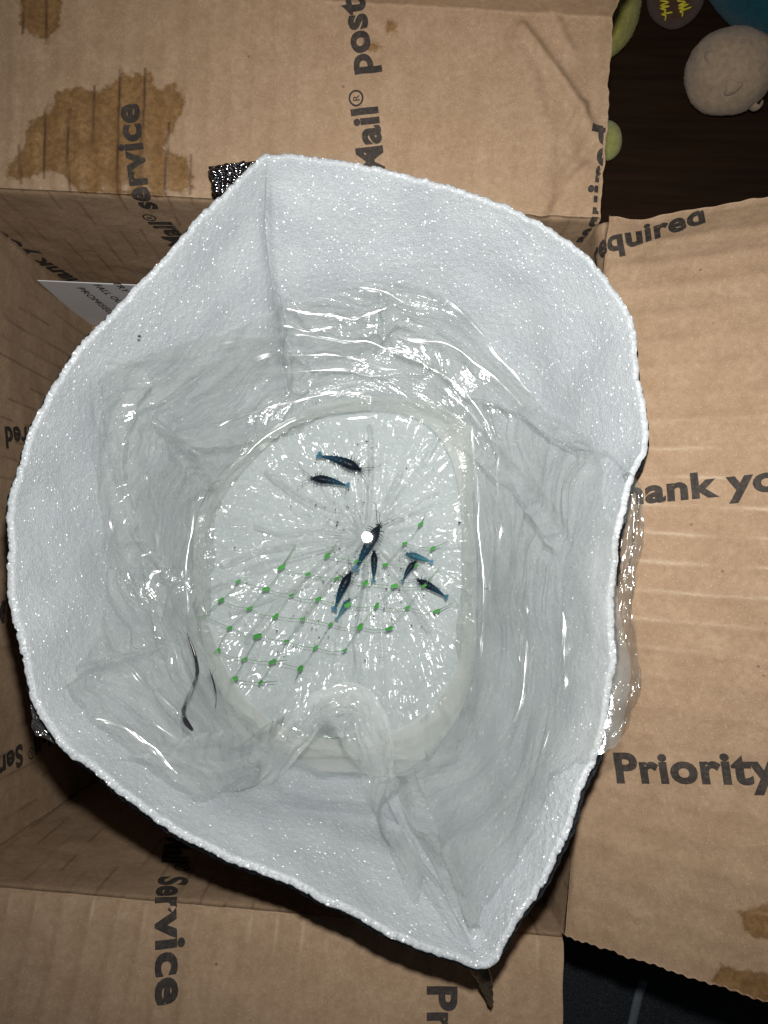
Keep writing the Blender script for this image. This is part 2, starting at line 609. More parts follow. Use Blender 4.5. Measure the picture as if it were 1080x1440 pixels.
def build_panel(pan, name, parent, t0, t1, u0f, u1f, du, dt, score_period, polys=(), dots=(), seed=0, rub=None):
    nt = max(3, int(abs(t1 - t0) / dt)); nu = max(3, int(pan.L / du))
    t = np.linspace(t0, t1, nt)
    ua, ub = u0f(t), u1f(t)
    s = np.linspace(0, 1, nu)
    U = ua[None] + (ub - ua)[None] * s[:, None]
    T = np.broadcast_to(t, U.shape)
    top = pan.pt(U, T); bot = pan.pt(U, T, -THK)
    px, py = proj(top)
    stain = stain_field(px, py, polys, dots) if len(polys) else np.full(U.shape, -60.0)
    ph = U / score_period + .12 * perlin(U * 40, T * 25, seed)
    ln = np.exp(-((ph - np.round(ph)) * score_period / .0005) ** 2)
    on = perlin(np.round(ph) * 3.7, T * 30, seed + 3) > -.08
    score = ln * on * (.55 if t1 <= .001 else .0)
    if len(polys) and seed == 1:
        score = np.maximum(score, ln * (perlin(np.round(ph) * 3.7, T * 14, 6) > -.2) * .95 * (stain > -9))
    rb = np.zeros(U.shape) if rub is None else rub(U, T, px, py)
    n = nu * nt
    V = np.concatenate([top.reshape(-1, 3), bot.reshape(-1, 3)])
    fs = [grid_faces(nu, nt), grid_faces(nu, nt, flip=True, base=n)]
    def strip(idx):
        idx = np.asarray(idx)
        return np.stack([idx[:-1], idx[:-1] + n, idx[1:] + n, idx[1:]], -1)
    fs.append(strip(np.arange(nt)))
    fs.append(strip(((nu - 1) * nt + np.arange(nt))[::-1]))
    fs.append(strip((np.arange(nu) * nt + nt - 1)))
    fs.append(strip((np.arange(nu) * nt)[::-1]))
    dup = lambda a: np.concatenate([a.ravel(), a.ravel()])
    me = mesh_from(name, V, np.concatenate(fs), True,
                   dict(stain=dup(stain), score=dup(score), rub=dup(rb)))
    me.materials.append(M_CARD)
    o = link(name, me, None, parent)
    return o


box = empty("cardboard_box", (0.0, 0.0, ZT), "open brown corrugated shipping box printed with black lettering on its flaps", "box")
full = lambda p: (lambda t: np.zeros_like(t), lambda t: np.full_like(t, p.L))

# back flap: torn, wavy right-hand edge
e_top = lambda t: P_TOP.L - .0005 + .0014 * perlin(t * 60, 3.3) + .0008 * perlin(t * 230, 7.7) + .0010 * (np.abs(((t * 42) % 1) - .5) - .25)
build_panel(P_TOP, "flap", box, 0.0, .165, lambda t: np.zeros_like(t) - .02, e_top, .0009, .0009, .0103, STAINS_TOP, DOTS_TOP, 1)
build_panel(P_TOP, "wall", box, -WALLD, 0.0, *full(P_TOP), .0011, .0016, .0103, STAINS_TOP, (), 2)

# right flap: fluted lower edge, bent upper edge


def rub_right(U, T, px, py):
    ph = U / .0113 + .15 * perlin(U * 20, T * 12, 24)
    ln = np.exp(-((ph - np.round(ph)) * .0113 / .00055) ** 2)
    m = np.clip((py - 560) / 90, 0, 1) * np.clip((960 - py) / 90, 0, 1)
    return .65 * ln * m * np.clip(.45 + perlin(U * 60, T * 45, 31), 0, 1)


e_r1 = lambda t: P_RIGHT.L + .00028 * np.sin(t * 2 * math.pi / .0036 + 2 * perlin(t * 90, 6.6)) + .0007 * perlin(t * 180, 2.2) + .0012 * perlin(t * 50, 8.2)
e_r0 = lambda t: -.003 + .0022 * perlin(t * 40, 5.1) + .0008 * perlin(t * 160, 1.1)
build_panel(P_RIGHT, "flap", box, 0.0, .125, e_r0, e_r1, .0009, .0007, .0113, STAINS_RIGHT, (), 3, rub_right)
build_panel(P_RIGHT, "wall", box, -WALLD, 0.0, *full(P_RIGHT), .0016, .0025, .0113, (), (), 4)


def rub_bot(U, T, px, py):
    ph = U / .0105 + .15 * perlin(U * 20, T * 12, 44)
    ln = np.exp(-((ph - np.round(ph)) * .0105 / .0005) ** 2)
    return .5 * ln * np.exp(-((T - .006) / .006) ** 2) * np.clip(.4 + perlin(U * 60, T * 45, 51), 0, 1)


build_panel(P_BOT, "flap", box, 0.0, .110, lambda t: np.zeros_like(t) + .0012 * perlin(t * 60, 4.3) + .0004, lambda t: np.full_like(t, P_BOT.L + .01), .0010, .0010, .0105, (), (), 5, rub_bot)
build_panel(P_BOT, "wall", box, -WALLD, 0.0, *full(P_BOT), .0011, .0020, .0105, (), (), 6)
build_panel(P_LEFT, "wall", box, -WALLD, 0.0, *full(P_LEFT), .0011, .0020, .0098, (), (), 7)
build_panel(P_LEFT, "flap", box, 0.0, .09, *full(P_LEFT), .003, .003, .0098, (), (), 8)
q = [p + np.array([0, 0, -WALLD - .001]) for p in (TL, BL, BR, TR)]
qb = [p + np.array([0, 0, -.003]) for p in q]
bme = mesh_from("bottom", np.array(q + qb), [(0, 1, 2, 3), (7, 6, 5, 4), (0, 4, 5, 1), (1, 5, 6, 2), (2, 6, 7, 3), (3, 7, 4, 0)], False, dict(stain=np.full(8, -60.0)))
link("bottom", bme, M_CARD, box)

# ------------------------------------------------------------------ printed lettering
_tw = {}


def text_width(s_):
    if s_ == "": return 0.0
    if "®" in s_:
        i = s_.find("®")
        return text_width(s_[:i]) + .44 + (text_width(s_[i + 1:]) if s_[i + 1:] else 0.0)
    if s_ not in _tw:
        c = bpy.data.curves.new("t", 'FONT'); c.body = s_ + "|"; c.space_character = 1.06
        o = bpy.data.objects.new("t", c); COL.objects.link(o)
        dg = bpy.context.evaluated_depsgraph_get(); m = o.evaluated_get(dg).to_mesh()
        xs = np.array([v.co.x for v in m.vertices]); a = xs.max()
        o.evaluated_get(dg).to_mesh_clear(); c.body = "|"
        dg = bpy.context.evaluated_depsgraph_get(); m = o.evaluated_get(dg).to_mesh()
        b = max(v.co.x for v in m.vertices)
        o.evaluated_get(dg).to_mesh_clear()
        bpy.data.objects.remove(o); bpy.data.curves.remove(c)
        _tw[s_] = a - b
    return _tw[s_]


def text_bm(s_, off):
    c = bpy.data.curves.new("t", 'FONT'); c.space_character = 1.06; c.offset = off; c.resolution_u = 4
    o = bpy.data.objects.new("t", c); COL.objects.link(o)
    bm = bmesh.new()
    x1 = 0.0
    for piece in s_.split("®"):
        lead = len(piece) - len(piece.lstrip())
        c.body = piece.strip()
        dg = bpy.context.evaluated_depsgraph_get()
        m = bpy.data.meshes.new_from_object(o.evaluated_get(dg))
        m.transform(Matrix.Translation((x1 + (text_width(" " * lead) if lead else 0.0), 0, 0)))
        bm.from_mesh(m); bpy.data.meshes.remove(m)
        x1 += text_width(piece) + .44
    i = s_.find("®")
    if i >= 0:      # registered mark: a ring with a small R, level with the cap height
        x0 = text_width(s_[:i]) + .20
        cy = .53
        n = 28; ri_, ro_ = .155, .205
        vs_ = []
        for k in range(n):
            a = 2 * math.pi * k / n
            vs_.append((bm.verts.new((x0 + ri_ * math.cos(a), cy + ri_ * math.sin(a), 0)), bm.verts.new((x0 + ro_ * math.cos(a), cy + ro_ * math.sin(a), 0))))
        for k in range(n):
            a, b = vs_[k], vs_[(k + 1) % n]
            bm.faces.new((a[0], a[1], b[1], b[0]))
        c.body = "R"; c.offset = .01
        dg = bpy.context.evaluated_depsgraph_get()
        m = bpy.data.meshes.new_from_object(o.evaluated_get(dg))
        b2 = bmesh.new(); b2.from_mesh(m)
        bmesh.ops.scale(b2, vec=(.26, .26, 1), verts=b2.verts[:])
        bmesh.ops.translate(b2, vec=(x0 - .085, cy - .095, 0), verts=b2.verts[:])
        b2.to_mesh(m); b2.free(); bm.from_mesh(m); bpy.data.meshes.remove(m)
    bpy.data.objects.remove(o); bpy.data.curves.remove(c)
    return bm


def lettering(fn, s_, iA, pA, iB, pB, caph, parent, name="printed_lettering", off=.040, clip=None, mat=None, step=.18):
    """fn(u,t)->point; pA / pB = (u,t) of the baseline at characters iA / iB; caph in metres"""
    pA = np.asarray(pA, float); pB = np.asarray(pB, float)
    xa, xb = text_width(s_[:iA]), text_width(s_[:iB])
    d = (pB - pA) / (xb - xa); dn = d / np.linalg.norm(d)
    up = np.array([-dn[1], dn[0]]) * (caph / .727)
    bm = text_bm(s_, off)
    bmesh.ops.triangulate(bm, faces=bm.faces[:])
    xs = [v.co.x for v in bm.verts]; ys = [v.co.y for v in bm.verts]
    for x in np.arange(min(xs), max(xs), step):
        bmesh.ops.bisect_plane(bm, geom=bm.verts[:] + bm.edges[:] + bm.faces[:], plane_co=(x, 0, 0), plane_no=(1, 0, 0))
    for y in np.arange(min(ys), max(ys), step):
        bmesh.ops.bisect_plane(bm, geom=bm.verts[:] + bm.edges[:] + bm.faces[:], plane_co=(0, y, 0), plane_no=(0, 1, 0))
    verts = list(bm.verts)
    co = np.array([v.co[:2] for v in verts])
    UT = pA + d * (co[:, :1] - xa) + up * co[:, 1:2]
    P = fn(UT[:, 0], UT[:, 1])
    for v, p in zip(verts, P): v.co = p
    if clip is not None:
        for v, k in zip(verts, clip(UT[:, 0], UT[:, 1])): v.tag = bool(k)
        bmesh.ops.delete(bm, geom=[f for f in bm.faces if not all(v.tag for v in f.verts)], context='FACES')
    me = bpy.data.meshes.new(name); bm.to_mesh(me); bm.free()
    me.materials.append(mat or M_INK)
    return link(name, me, None, parent)


def on_panel(pan): return lambda u, t: pan.pt(u, t, .00035)


def kids(parent, nm, z): return [o for o in parent.children if o.name.split('.')[0] == nm][z]


flap_top, flap_right, flap_bot, flap_left = [kids(box, "flap", i) for i in range(4)] if len([o for o in box.children if o.name.startswith("flap")]) == 4 else [box] * 4
wall_top, wall_right, wall_bot, wall_left = [kids(box, "wall", i) for i in range(4)]
S0 = H / F
lettering(on_panel(P_TOP), "Mail® post", 0, P_TOP.inv(541, 247), 10, P_TOP.inv(511, -4), 39 * S0 * .98, flap_top)
lettering(on_panel(P_TOP), "Mail® service", 8, P_TOP.inv(207, 262), 13, P_TOP.inv(194, 145), 37 * S0, flap_top)
lettering(on_panel(P_TOP), "required", 6, P_TOP.inv(861, 236), 8, P_TOP.inv(866, 176), 36 * S0, flap_top,
          clip=lambda u, t: u < e_top(t) - .0008, step=.08)
lettering(on_panel(P_TOP), "Thank you", 2, P_TOP.inv(104, 390, True), 9, P_TOP.inv(-4, 322, True), 34 * S0, wall_top)
lettering(on_panel(P_RIGHT), "Thank you", 2, P_RIGHT.inv(909, 707), 6, P_RIGHT.inv(1027, 695), 36 * S0 * .93, flap_right)
lettering(on_panel(P_RIGHT), "Priority", 0, P_RIGHT.inv(866, 1099), 7, P_RIGHT.inv(1061, 1101), 41 * S0 * .93, flap_right)
lettering(on_panel(P_RIGHT), "required", 2, P_RIGHT.inv(852, 352), 8, P_RIGHT.inv(990, 298), 40 * S0 * .93, flap_right,
          clip=lambda u, t: u > e_r0(t) + .0006, step=.08)
lettering(on_panel(P_BOT), "Mail® Service", 9, P_BOT.inv(220, 1286), 13, P_BOT.inv(221, 1416), 40 * S0, flap_bot)
lettering(on_panel(P_BOT), "Prio", 0, P_BOT.inv(602, 1384), 1, P_BOT.inv(602, 1421), 39 * S0, flap_bot)
lettering(on_panel(P_LEFT), "required", 3, P_LEFT.inv(52, 602, True), 8, P_LEFT.inv(5, 601, True), 34 * S0, wall_left)
lettering(on_panel(P_LEFT), "Mail", 0, P_LEFT.inv(7, 846, True), 4, P_LEFT.inv(-40, 846, True), 34 * S0, wall_left)
lettering(on_panel(P_LEFT), "Mail® Service", 6, P_LEFT.inv(30, 1046, True), 10, P_LEFT.inv(-14, 1075, True), 34 * S0, wall_left)

# ================================================================== FOAM-LINED POUCH
C0 = np.array([475.0, 800.0])
ZB = -.114
RIM = [(378, 221), (440, 221), (540, 238), (620, 262), (700, 290), (760, 318), (810, 350), (850, 385), (884, 425), (902, 465), (909, 520),
       (914, 580), (909, 625), (887, 664), (874, 705), (864, 760), (861, 830), (866, 880), (874, 930), (868, 985), (858, 1040),
       (840, 1090), (815, 1140), (790, 1190), (760, 1248), (735, 1285), (704, 1328), (683, 1352), (652, 1340), (600, 1321), (540, 1299),
       (480, 1274), (400, 1240), (330, 1206), (260, 1170), (200, 1132), (150, 1096), (100, 1056), (66, 1016), (46, 975), (31, 930), (18, 860),
       (14, 820), (16, 770), (26, 700), (41, 640), (61, 590), (86, 540), (112, 495), (150, 445), (190, 400), (240, 345), (290, 295), (340, 248)]
BASE = [(270, 800), (278, 720), (325, 650), (395, 600), (510, 566), (610, 576), (655, 622), (670, 750), (670, 900), (650, 985), (600, 1042),
        (540, 1062), (470, 1066), (400, 1062), (342, 1020), (298, 940), (276, 870)]


def polar(pts, n=10):
    P = catmull(pts, n, True) - C0
    a = np.arctan2(P[:, 1], P[:, 0]); r = np.hypot(P[:, 0], P[:, 1])
    o = np.argsort(a); a, r = a[o], r[o]
    a = np.concatenate([a - 2 * math.pi, a, a + 2 * math.pi]); r = np.concatenate([r] * 3)
    return lambda th: np.interp((th + math.pi) % (2 * math.pi) - math.pi, a, r)


_rr0, r_base = polar(RIM), polar(BASE)
r_rim = lambda th: _rr0(th) - 10.0


def z_rim(th):
    return .052 + .022 * np.cos(th - 1.9) + .004 * np.sin(2 * th + .7)


def wall_pt(th, t):
    """inside of the pouch wall, t = 0 at the floor edge, 1 at the rim (beyond 1: past the rim)"""
    c, s = np.cos(th), np.sin(th)
    rb, rr, zr = r_base(th), r_rim(th), z_rim(th)
    B = at(C0[0] + rb * c, C0[1] + rb * s, np.full_like(th, ZB))
    T = at(C0[0] + rr * c, C0[1] + rr * s, zr)
    tt = np.minimum(t, 1.0)
    v = .55 * tt + .45 * tt ** 2.0
    wf = .8 * np.exp(-((th - .80) / .55) ** 2)            # the near right side flares out flatter
    v = v * (1 - wf) + wf * (1 - (1 - tt) ** 1.25)
    P = B + (T - B) * np.stack([t, t, v], -1)
    ov = np.maximum(t - 1, 0)
    P[..., 2] += ov * .10 - ov ** 2 * 1.5
    return P


def t_at_radius(th, rpx):
    """t on the wall whose picture lies rpx pixels from the pouch centre"""
    tg = np.linspace(0, 1.25, 160)
    TH, TG = np.meshgrid(th, tg, indexing='ij')
    x, y = proj(wall_pt(TH, TG))
    R = np.hypot(x - C0[0], y - C0[1])
    R = np.maximum.accumulate(R, 1)
    return np.array([np.interp(r, R[i], tg) for i, r in enumerate(rpx)])


CREASES = [([(378, 215), (384, 300), (390, 400), (400, 480), (410, 560)], -.0075, 2.6),
           ([(545, 1110), (590, 1180), (620, 1225), (650, 1285), (678, 1340)], -.0035, 4.0),
           ([(395, 1090), (450, 1100), (520, 1098)], .0020, 6), ([(400, 1112), (460, 1122), (525, 1120)], -.0014, 6),
           ([(395, 1135), (460, 1145), (530, 1142)], .0010, 7)]


def wall_shape(th, t, lod=1.0):
    P = wall_pt(th, t)
    N = grid_normals(P, True)
    x, y = proj(P)
    a = np.cos(th) * .13; b = np.sin(th) * .13
    d = .0050 * perlin(a * 14, b * 14, t * 2.2) + .0018 * perlin(a * 45, b * 45, t * 6)
    d *= np.clip(t * 5, 0, 1)
    for pts, am, w in CREASES:
        q = polydist(x, y, pts)
        rimf = np.clip((1 - t) * 7, .12, 1)
        d = d + rimf * (am * np.exp(-(q / w) ** 2) * .6 + am * np.exp(-(q / (w * 5)) ** 2) * .5)
    if lod:
        d = d + lod * (.00022 * perlin(P[..., 0] * 420, P[..., 1] * 420, P[..., 2] * 420) + .00016 * perlin(P[..., 0] * 900, P[..., 1] * 900, P[..., 2] * 900))
    return P, N, d


pouch = empty("insulated_pouch", tuple(at(475, 800, ZB - .006)), "white foam lined silver pouch standing wide open inside the cardboard box", "pouch")
NTH, NTT = 1500, 170
th = np.linspace(-math.pi, math.pi, NTH, endpoint=False)
tt = np.linspace(0, 1, NTT)
TH, TTg = np.meshgrid(th, tt, indexing='ij')
P, N, d = wall_shape(TH, TTg)
sgn = np.sign((N[..., 2]).mean()); N = N * sgn
# scalloped, cut edge of the foam
sc = (.00032 * np.abs(np.sin(TH * 160 + 5 * perlin(TH * 12, 1.0))) + .0005 * perlin(TH * 90, 4.0) + .0012 * perlin(TH * 33, 9.0)) * np.clip((TTg - .93) / .07, 0, 1) ** 2
out_dir = wall_pt(TH, np.full_like(TH, 1.0)) - wall_pt(TH, np.full_like(TH, .9))
out_dir /= np.linalg.norm(out_dir, axis=-1, keepdims=True)
IN = P + N * d[..., None] + out_dir * sc[..., None]
# rounded lip of the foam and its back
lip = []
for k in range(1, 7):
    a = k / 6 * math.pi
    lip.append(IN[:, -1] - N[:, -1] * (.0019 * (1 - math.cos(a)))[..., None] if False else
               IN[:, -1] - N[:, -1] * (.0012 * (1 - math.cos(a))) + out_dir[:, -1] * (.0006 * math.sin(a)))
back = [IN[:, -1 - j] - N[:, -1 - j] * .0038 for j in range(4, 40, 8)]
# floor of the pouch
fl = []
cen = C0 + np.array([10, -10])
bx = C0[0] + r_base(th) * np.cos(th); by = C0[1] + r_base(th) * np.sin(th)
NR = 110
for k in range(NR):
    f = k / NR
    q_ = at(cen[0] + (bx - cen[0]) * f, cen[1] + (by - cen[1]) * f, np.full(NTH, ZB))
    q_[:, 2] += -.004 * (1 - f ** 4) + .0022 * perlin(q_[:, 0] * 42, q_[:, 1] * 42, 2) + .0004 * perlin(q_[:, 0] * 380, q_[:, 1] * 380, 4)
    fl.append(q_)
fl.append(IN[:, 0])
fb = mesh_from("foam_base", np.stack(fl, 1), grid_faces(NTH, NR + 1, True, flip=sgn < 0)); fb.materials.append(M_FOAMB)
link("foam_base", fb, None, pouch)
allp = np.concatenate([IN, np.stack(lip, 1), np.stack(back, 1)], 1)
nv = allp.shape[1]
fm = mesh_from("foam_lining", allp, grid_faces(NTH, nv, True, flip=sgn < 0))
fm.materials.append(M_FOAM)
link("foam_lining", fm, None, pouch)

# silver bubble film on the outside
n2 = 500
th2 = np.linspace(-math.pi, math.pi, n2, endpoint=False)
TH2, T2 = np.meshgrid(th2, np.linspace(0, .985, 60), indexing='ij')
P2, N2, d2 = wall_shape(TH2, T2, 0)
N2 = N2 * np.sign(N2[..., 2].mean())
bub = .0009 * np.abs(np.sin(TH2 * 70) * np.sin(T2 * 60))
OUT = P2 + N2 * (d2 - .0052 - .0 + bub)[..., None]
# the film runs on down to the bottom of the box under the foam
skirt = [OUT[:, 0] * np.array([1, 1, 0]) * 1.0 + np.array([0, 0, z_]) for z_ in (-WALLD + .001, -.140, -.128)]
cen_o = OUT[:, 0].mean(0)
skirt[0] = skirt[0] * .9 + np.array([cen_o[0], cen_o[1], -WALLD + .001]) * .1
OUT = np.concatenate([np.stack(skirt, 1), OUT], 1)
om = mesh_from("outer_film", OUT, grid_faces(n2, 63, True, flip=sgn < 0)); om.materials.append(M_FOIL)
link("outer_film", om, None, pouch)


def patch(name, quad, zs, nu, nv_, hf, mat, parent):
    """bilinear patch between four photo corners at given heights, displaced along its normal"""
    c = [at(x, y, z) for (x, y), z in zip(quad, zs)]
    a, b = np.meshgrid(np.linspace(0, 1, nu), np.linspace(0, 1, nv_), indexing='ij')
    P = (c[0] * ((1 - a) * (1 - b))[..., None] + c[1] * (a * (1 - b))[..., None] + c[2] * (a * b)[..., None] + c[3] * ((1 - a) * b)[..., None])
    N = grid_normals(P); N *= np.sign(N[..., 2].mean())
    P = P + N * hf(a, b)[..., None]
    me = mesh_from(name, P, grid_faces(nu, nv_)); me.materials.append(mat)
    o = link(name, me, None, parent)
    so = o.modifiers.new("thickness", 'SOLIDIFY'); so.thickness = .0008; so.offset = -1
    return o


def bubbles(a, b):
    a = a + .05 * perlin(a * 3, b * 3, 1); b = b + .07 * perlin(a * 3, b * 3, 5)
    x = a * 6.5; y = b * 4.2 + (np.floor(x) % 2) * .5
    fx = x - np.floor(x) - .5; fy = y - np.floor(y) - .5
    hv = .5 + .9 * np.abs(perlin(np.floor(x) * 1.37, np.floor(y) * 1.71, 2.5))
    return .0013 * hv * np.sqrt(np.clip(1 - (fx ** 2 + fy ** 2) / .2, 0, 1)) + .0016 * perlin(a * 4, b * 4, 3) + .0005 * ridged(a * 9, b * 9, 6)


patch("corner_tab", [(294, 234), (364, 226), (352, 256), (303, 276)], [.020, .024, .020, .016], 90, 60, bubbles, M_FOIL, pouch)
tail = catmull([(664, 1340), (676, 1366), (686, 1392), (691, 1416)], 8)
tz = np.linspace(.036, .020, len(tail))
TP = at(tail[:, 0], tail[:, 1], tz)
tw_ = np.interp(np.linspace(0, 1, len(tail)), [0, .25, .6, 1], [.0034, .0036, .0022, .0005])
V, Fc = tube(TP, tw_, 10, True, .35)
V = V + .0006 * np.stack([perlin(V[:, 0] * 500, V[:, 1] * 500, 1), perlin(V[:, 0] * 500, V[:, 1] * 500, 5), perlin(V[:, 0] * 400, V[:, 1] * 400, 8)], -1)
link("seam_tail", mesh_from("seam_tail", V, Fc), M_FOILD, pouch)

# ================================================================== CLEAR PLASTIC BAG
BAGRIM = [(128, 505), (200, 470), (290, 448), (380, 415), (455, 392), (540, 374), (600, 388), (650, 425), (700, 480), (755, 540), (810, 595), (884, 662),
          (896, 700), (895, 760), (886, 830), (886, 900), (890, 950), (878, 1005), (862, 1040), (842, 1084), (800, 1165), (758, 1240), (715, 1295), (680, 1322), (640, 1318),
          (606, 1255), (580, 1180), (552, 1112), (500, 1090), (420, 1078), (372, 1092), (330, 1112), (270, 1146), (215, 1118), (160, 1085), (110, 1052), (70, 1018),
          (57, 990), (80, 945), (108, 890), (128, 800), (126, 720), (124, 640), (122, 560)]
bag = empty("plastic_bag", tuple(at(475, 800, ZB)), "crumpled clear plastic bag spread open over the foam inside the pouch", "bag")
NB, NS = 1300, 230
thb = np.linspace(-math.pi, math.pi, NB, endpoint=False)
Tb = t_at_radius(thb, polar(BAGRIM, 6)(thb))
_k = np.hanning(17); _k /= _k.sum()
Tb = np.convolve(np.concatenate([Tb[-8:], Tb, Tb[:8]]), _k, 'valid')
_dn = np.abs(((thb - .22 + math.pi) % (2 * math.pi)) - math.pi)      # the film hangs over the rim only on the right
_cap = .975 + .095 * np.clip((.54 - _dn) / .22, 0, 1) ** 1.5
Tb = np.minimum(Tb, _cap)
Tb = Tb * (1 + .012 * perlin(thb * 14, 2.0) + .008 * perlin(thb * 45, 6.0))
sg = np.linspace(0, 1, NS)
THB = np.broadcast_to(thb[:, None], (NB, NS)); TBG = Tb[:, None] * sg[None]
Pb = wall_pt(THB, TBG)
Nb = grid_normals(Pb, True); Nb *= np.sign(Nb[..., 2].mean())
_up = np.clip((TBG - .95) / .12, 0, 1)[..., None]
_ic = [int(np.clip(.95 / max(Tb[i], 1e-3), 0, 1) * (NS - 1)) for i in range(NB)]
for i in range(NB): Nb[i, _ic[i]:] = Nb[i, _ic[i] - 3]
Nb = Nb * (1 - _up) + np.array([0, 0, 1.0]) * _up
Nb /= np.linalg.norm(Nb, axis=-1, keepdims=True)
_, _, dfo = wall_shape(THB, np.minimum(TBG, .97), 0)
xb, yb = proj(Pb)
aa = THB * .11; bb = TBG * .17
wx = .016 * perlin(aa * 16, bb * 16, 5.5); wy = .026 * perlin(aa * 13, bb * 13, 8.5) + .006 * perlin(aa * 40, bb * 40, 3.5)
A_, B_ = aa + wx, bb + wy
env = np.clip(sg[None] * 6, 0, 1) * (.35 + .65 * np.clip((1 - sg[None]) * 5, 0, 1))
env = env * np.clip((1.0 - TBG) * 10, .06, 1)
lowr = np.clip((xb - 560) / 120, 0, 1) * np.clip((yb - 640) / 150, 0, 1)       # calmer, flatter film on the right
amp = (1 - .72 * lowr) * np.clip(.68 + 1.1 * perlin(aa * 22, bb * 22, 12.5), .2, 1.15)
wr = (.0045 * ridged(A_ * 9, B_ * 34, 1.3) + .0034 * ridged(A_ * 16, B_ * 80, 4.1) + .0018 * ridged(A_ * 34, B_ * 180, 7.7)
      + .0016 * perlin(A_ * 45, B_ * 45, 2.2) + .0005 * perlin(A_ * 160, B_ * 190, 3.2))
off = .0065 + .0035 * np.clip((TBG - .86) / .14, 0, 1) + dfo + env * amp * wr
FOLDS = [([(640, 570), (700, 640), (770, 720), (800, 770)], .005, 9), ([(650, 590), (668, 760), (672, 900), (640, 1010)], .006, 8),
         ([(560, 470), (640, 490), (720, 545), (800, 600), (870, 655)], .007, 12), ([(205, 590), (240, 618), (330, 590), (450, 555), (520, 552)], .006, 9),
         ([(240, 618), (275, 680), (262, 800), (265, 870)], .006, 7), ([(165, 760), (190, 830), (235, 900), (275, 960)], .006, 8),
         ([(300, 690), (360, 625), (420, 590)], .006, 8), ([(80, 960), (180, 930), (230, 1010)], .005, 10), ([(230, 1080), (330, 1075), (390, 1040)], .006, 9),
         ([(540, 375), (548, 430), (530, 480)], .005, 7), ([(180, 520), (150, 640), (160, 760)], .004, 8), ([(700, 900), (690, 1000), (620, 1080)], .004, 9),
         ([(400, 420), (480, 440), (560, 430)], .005, 10), ([(380, 480), (480, 505), (600, 505)], .005, 9)]
for pts, am, w in FOLDS:
    qd = polydist(xb, yb, pts)
    off = off + am * np.maximum(0, 1 - qd / w) ** 1.3 - .35 * am * np.exp(-((qd - 1.8 * w) / w) ** 2)
Wl = Pb + Nb * off[..., None]
# gathered bottom of the bag: pleats running out of the knot
KN = np.array([515.0, 756.0])
NRB = 190
bxp = C0[0] + r_base(thb) * np.cos(thb); byp = C0[1] + r_base(thb) * np.sin(thb)
fr = np.linspace(0.0, 1, NRB, endpoint=False)
XX = KN[0] + (bxp - KN[0])[:, None] * fr; YY = KN[1] + (byp - KN[1])[:, None] * fr
phi = np.arctan2(YY - KN[1], XX - KN[0] + 1e-6)
phi[:, 0] = phi[:, 1]
cph, sph = np.cos(phi), np.sin(phi)
pl = (.0030 * ridged(cph * 3.1, sph * 3.1, fr[None] * .9) + .0008 * ridged(cph * 6 + .02 * XX, sph * 6, fr[None] * 2.6 + 4) + .0003 * ridged(cph * 12 + .05 * XX, sph * 12 + .05 * YY, fr[None] * 5 + 2))
BT = at(XX, YY, np.full(XX.shape, ZB))
pl = pl * (.3 + np.minimum(1, fr[None] * 5)) * 1.5 + .0030 * perlin(BT[..., 0] * 48, BT[..., 1] * 48, 5) + .0007 * ridged(BT[..., 0] * 110, BT[..., 1] * 110, 9) + .00015 * perlin(BT[..., 0] * 420, BT[..., 1] * 420, 2)
_lf = np.clip((500 - XX) / 120, 0, 1) * np.clip((860 - YY) / 120, 0, 1)
pl = pl + _lf * .0034 * ridged(BT[..., 0] * 52 + 2, BT[..., 1] * 52, 3.5)
PLEATS = [([(516, 748), (519, 700), (521, 668), (522, 630), (519, 605)], .0042, 3.2), ([(520, 748), (540, 712), (562, 668)], .0036, 3.0), ([(526, 752), (560, 722), (610, 698)], .0028, 3.0),
          ([(508, 750), (470, 722), (420, 700), (380, 668)], .0034, 3.2), ([(506, 755), (440, 762), (370, 775), (318, 795)], .0040, 3.4), ([(506, 758), (430, 778), (350, 800)], .0034, 3.2),
          ([(506, 762), (450, 800), (390, 850), (350, 900)], .0040, 3.4), ([(508, 764), (462, 816), (420, 880)], .0034, 3.0), ([(520, 765), (560, 820), (600, 884)], .0036, 3.0),
          ([(516, 768), (512, 830), (500, 900), (508, 960), (524, 990)], .0030, 3.2), ([(524, 760), (580, 775), (640, 770)], .0026, 3.0), ([(504, 752), (455, 745), (400, 752), (365, 742)], .0030, 3.0),
          ([(510, 746), (490, 700), (455, 660)], .0026, 2.8), ([(504, 768), (430, 822), (330, 860)], .0034, 3.0), ([(512, 766), (480, 850), (470, 940)], .0026, 2.8), ([(522, 764), (590, 800), (640, 850)], .0024, 2.8),
          ([(525, 745), (590, 660), (620, 610)], .0028, 3.0), ([(500, 760), (400, 790), (300, 830)], .0030, 2.8)]
for pts, am, w in PLEATS:
    qd = polydist(XX, YY, pts)
    pl = pl + 1.6 * am * np.maximum(0, 1 - qd / (w * 1.7)) ** 1.2
BT[..., 2] += .0045 + pl * np.clip((1 - fr[None]) * 9, 0, 1)
BT[:, -1] = (BT[:, -2] + Wl[:, 0]) / 2
wm = mesh_from("film", Wl, grid_faces(NB, NS, True, flip=sgn < 0), True, dict(calm=.80 * lowr)); vec_attr(wm, "wr", np.stack([A_ * 45, B_ * 230, 0 * A_], -1)); wm.materials.append(M_FILM)
link("film", wm, None, bag)
bmsh = np.concatenate([BT, Wl[:, :1]], 1)
bmm = mesh_from("gathered_bottom", bmsh, grid_faces(NB, NRB + 1, True, flip=sgn < 0))
_n1 = 2.0 * perlin(XX * .022, YY * .022, 1); _n2 = 2.0 * perlin(XX * .022, YY * .022, 7)
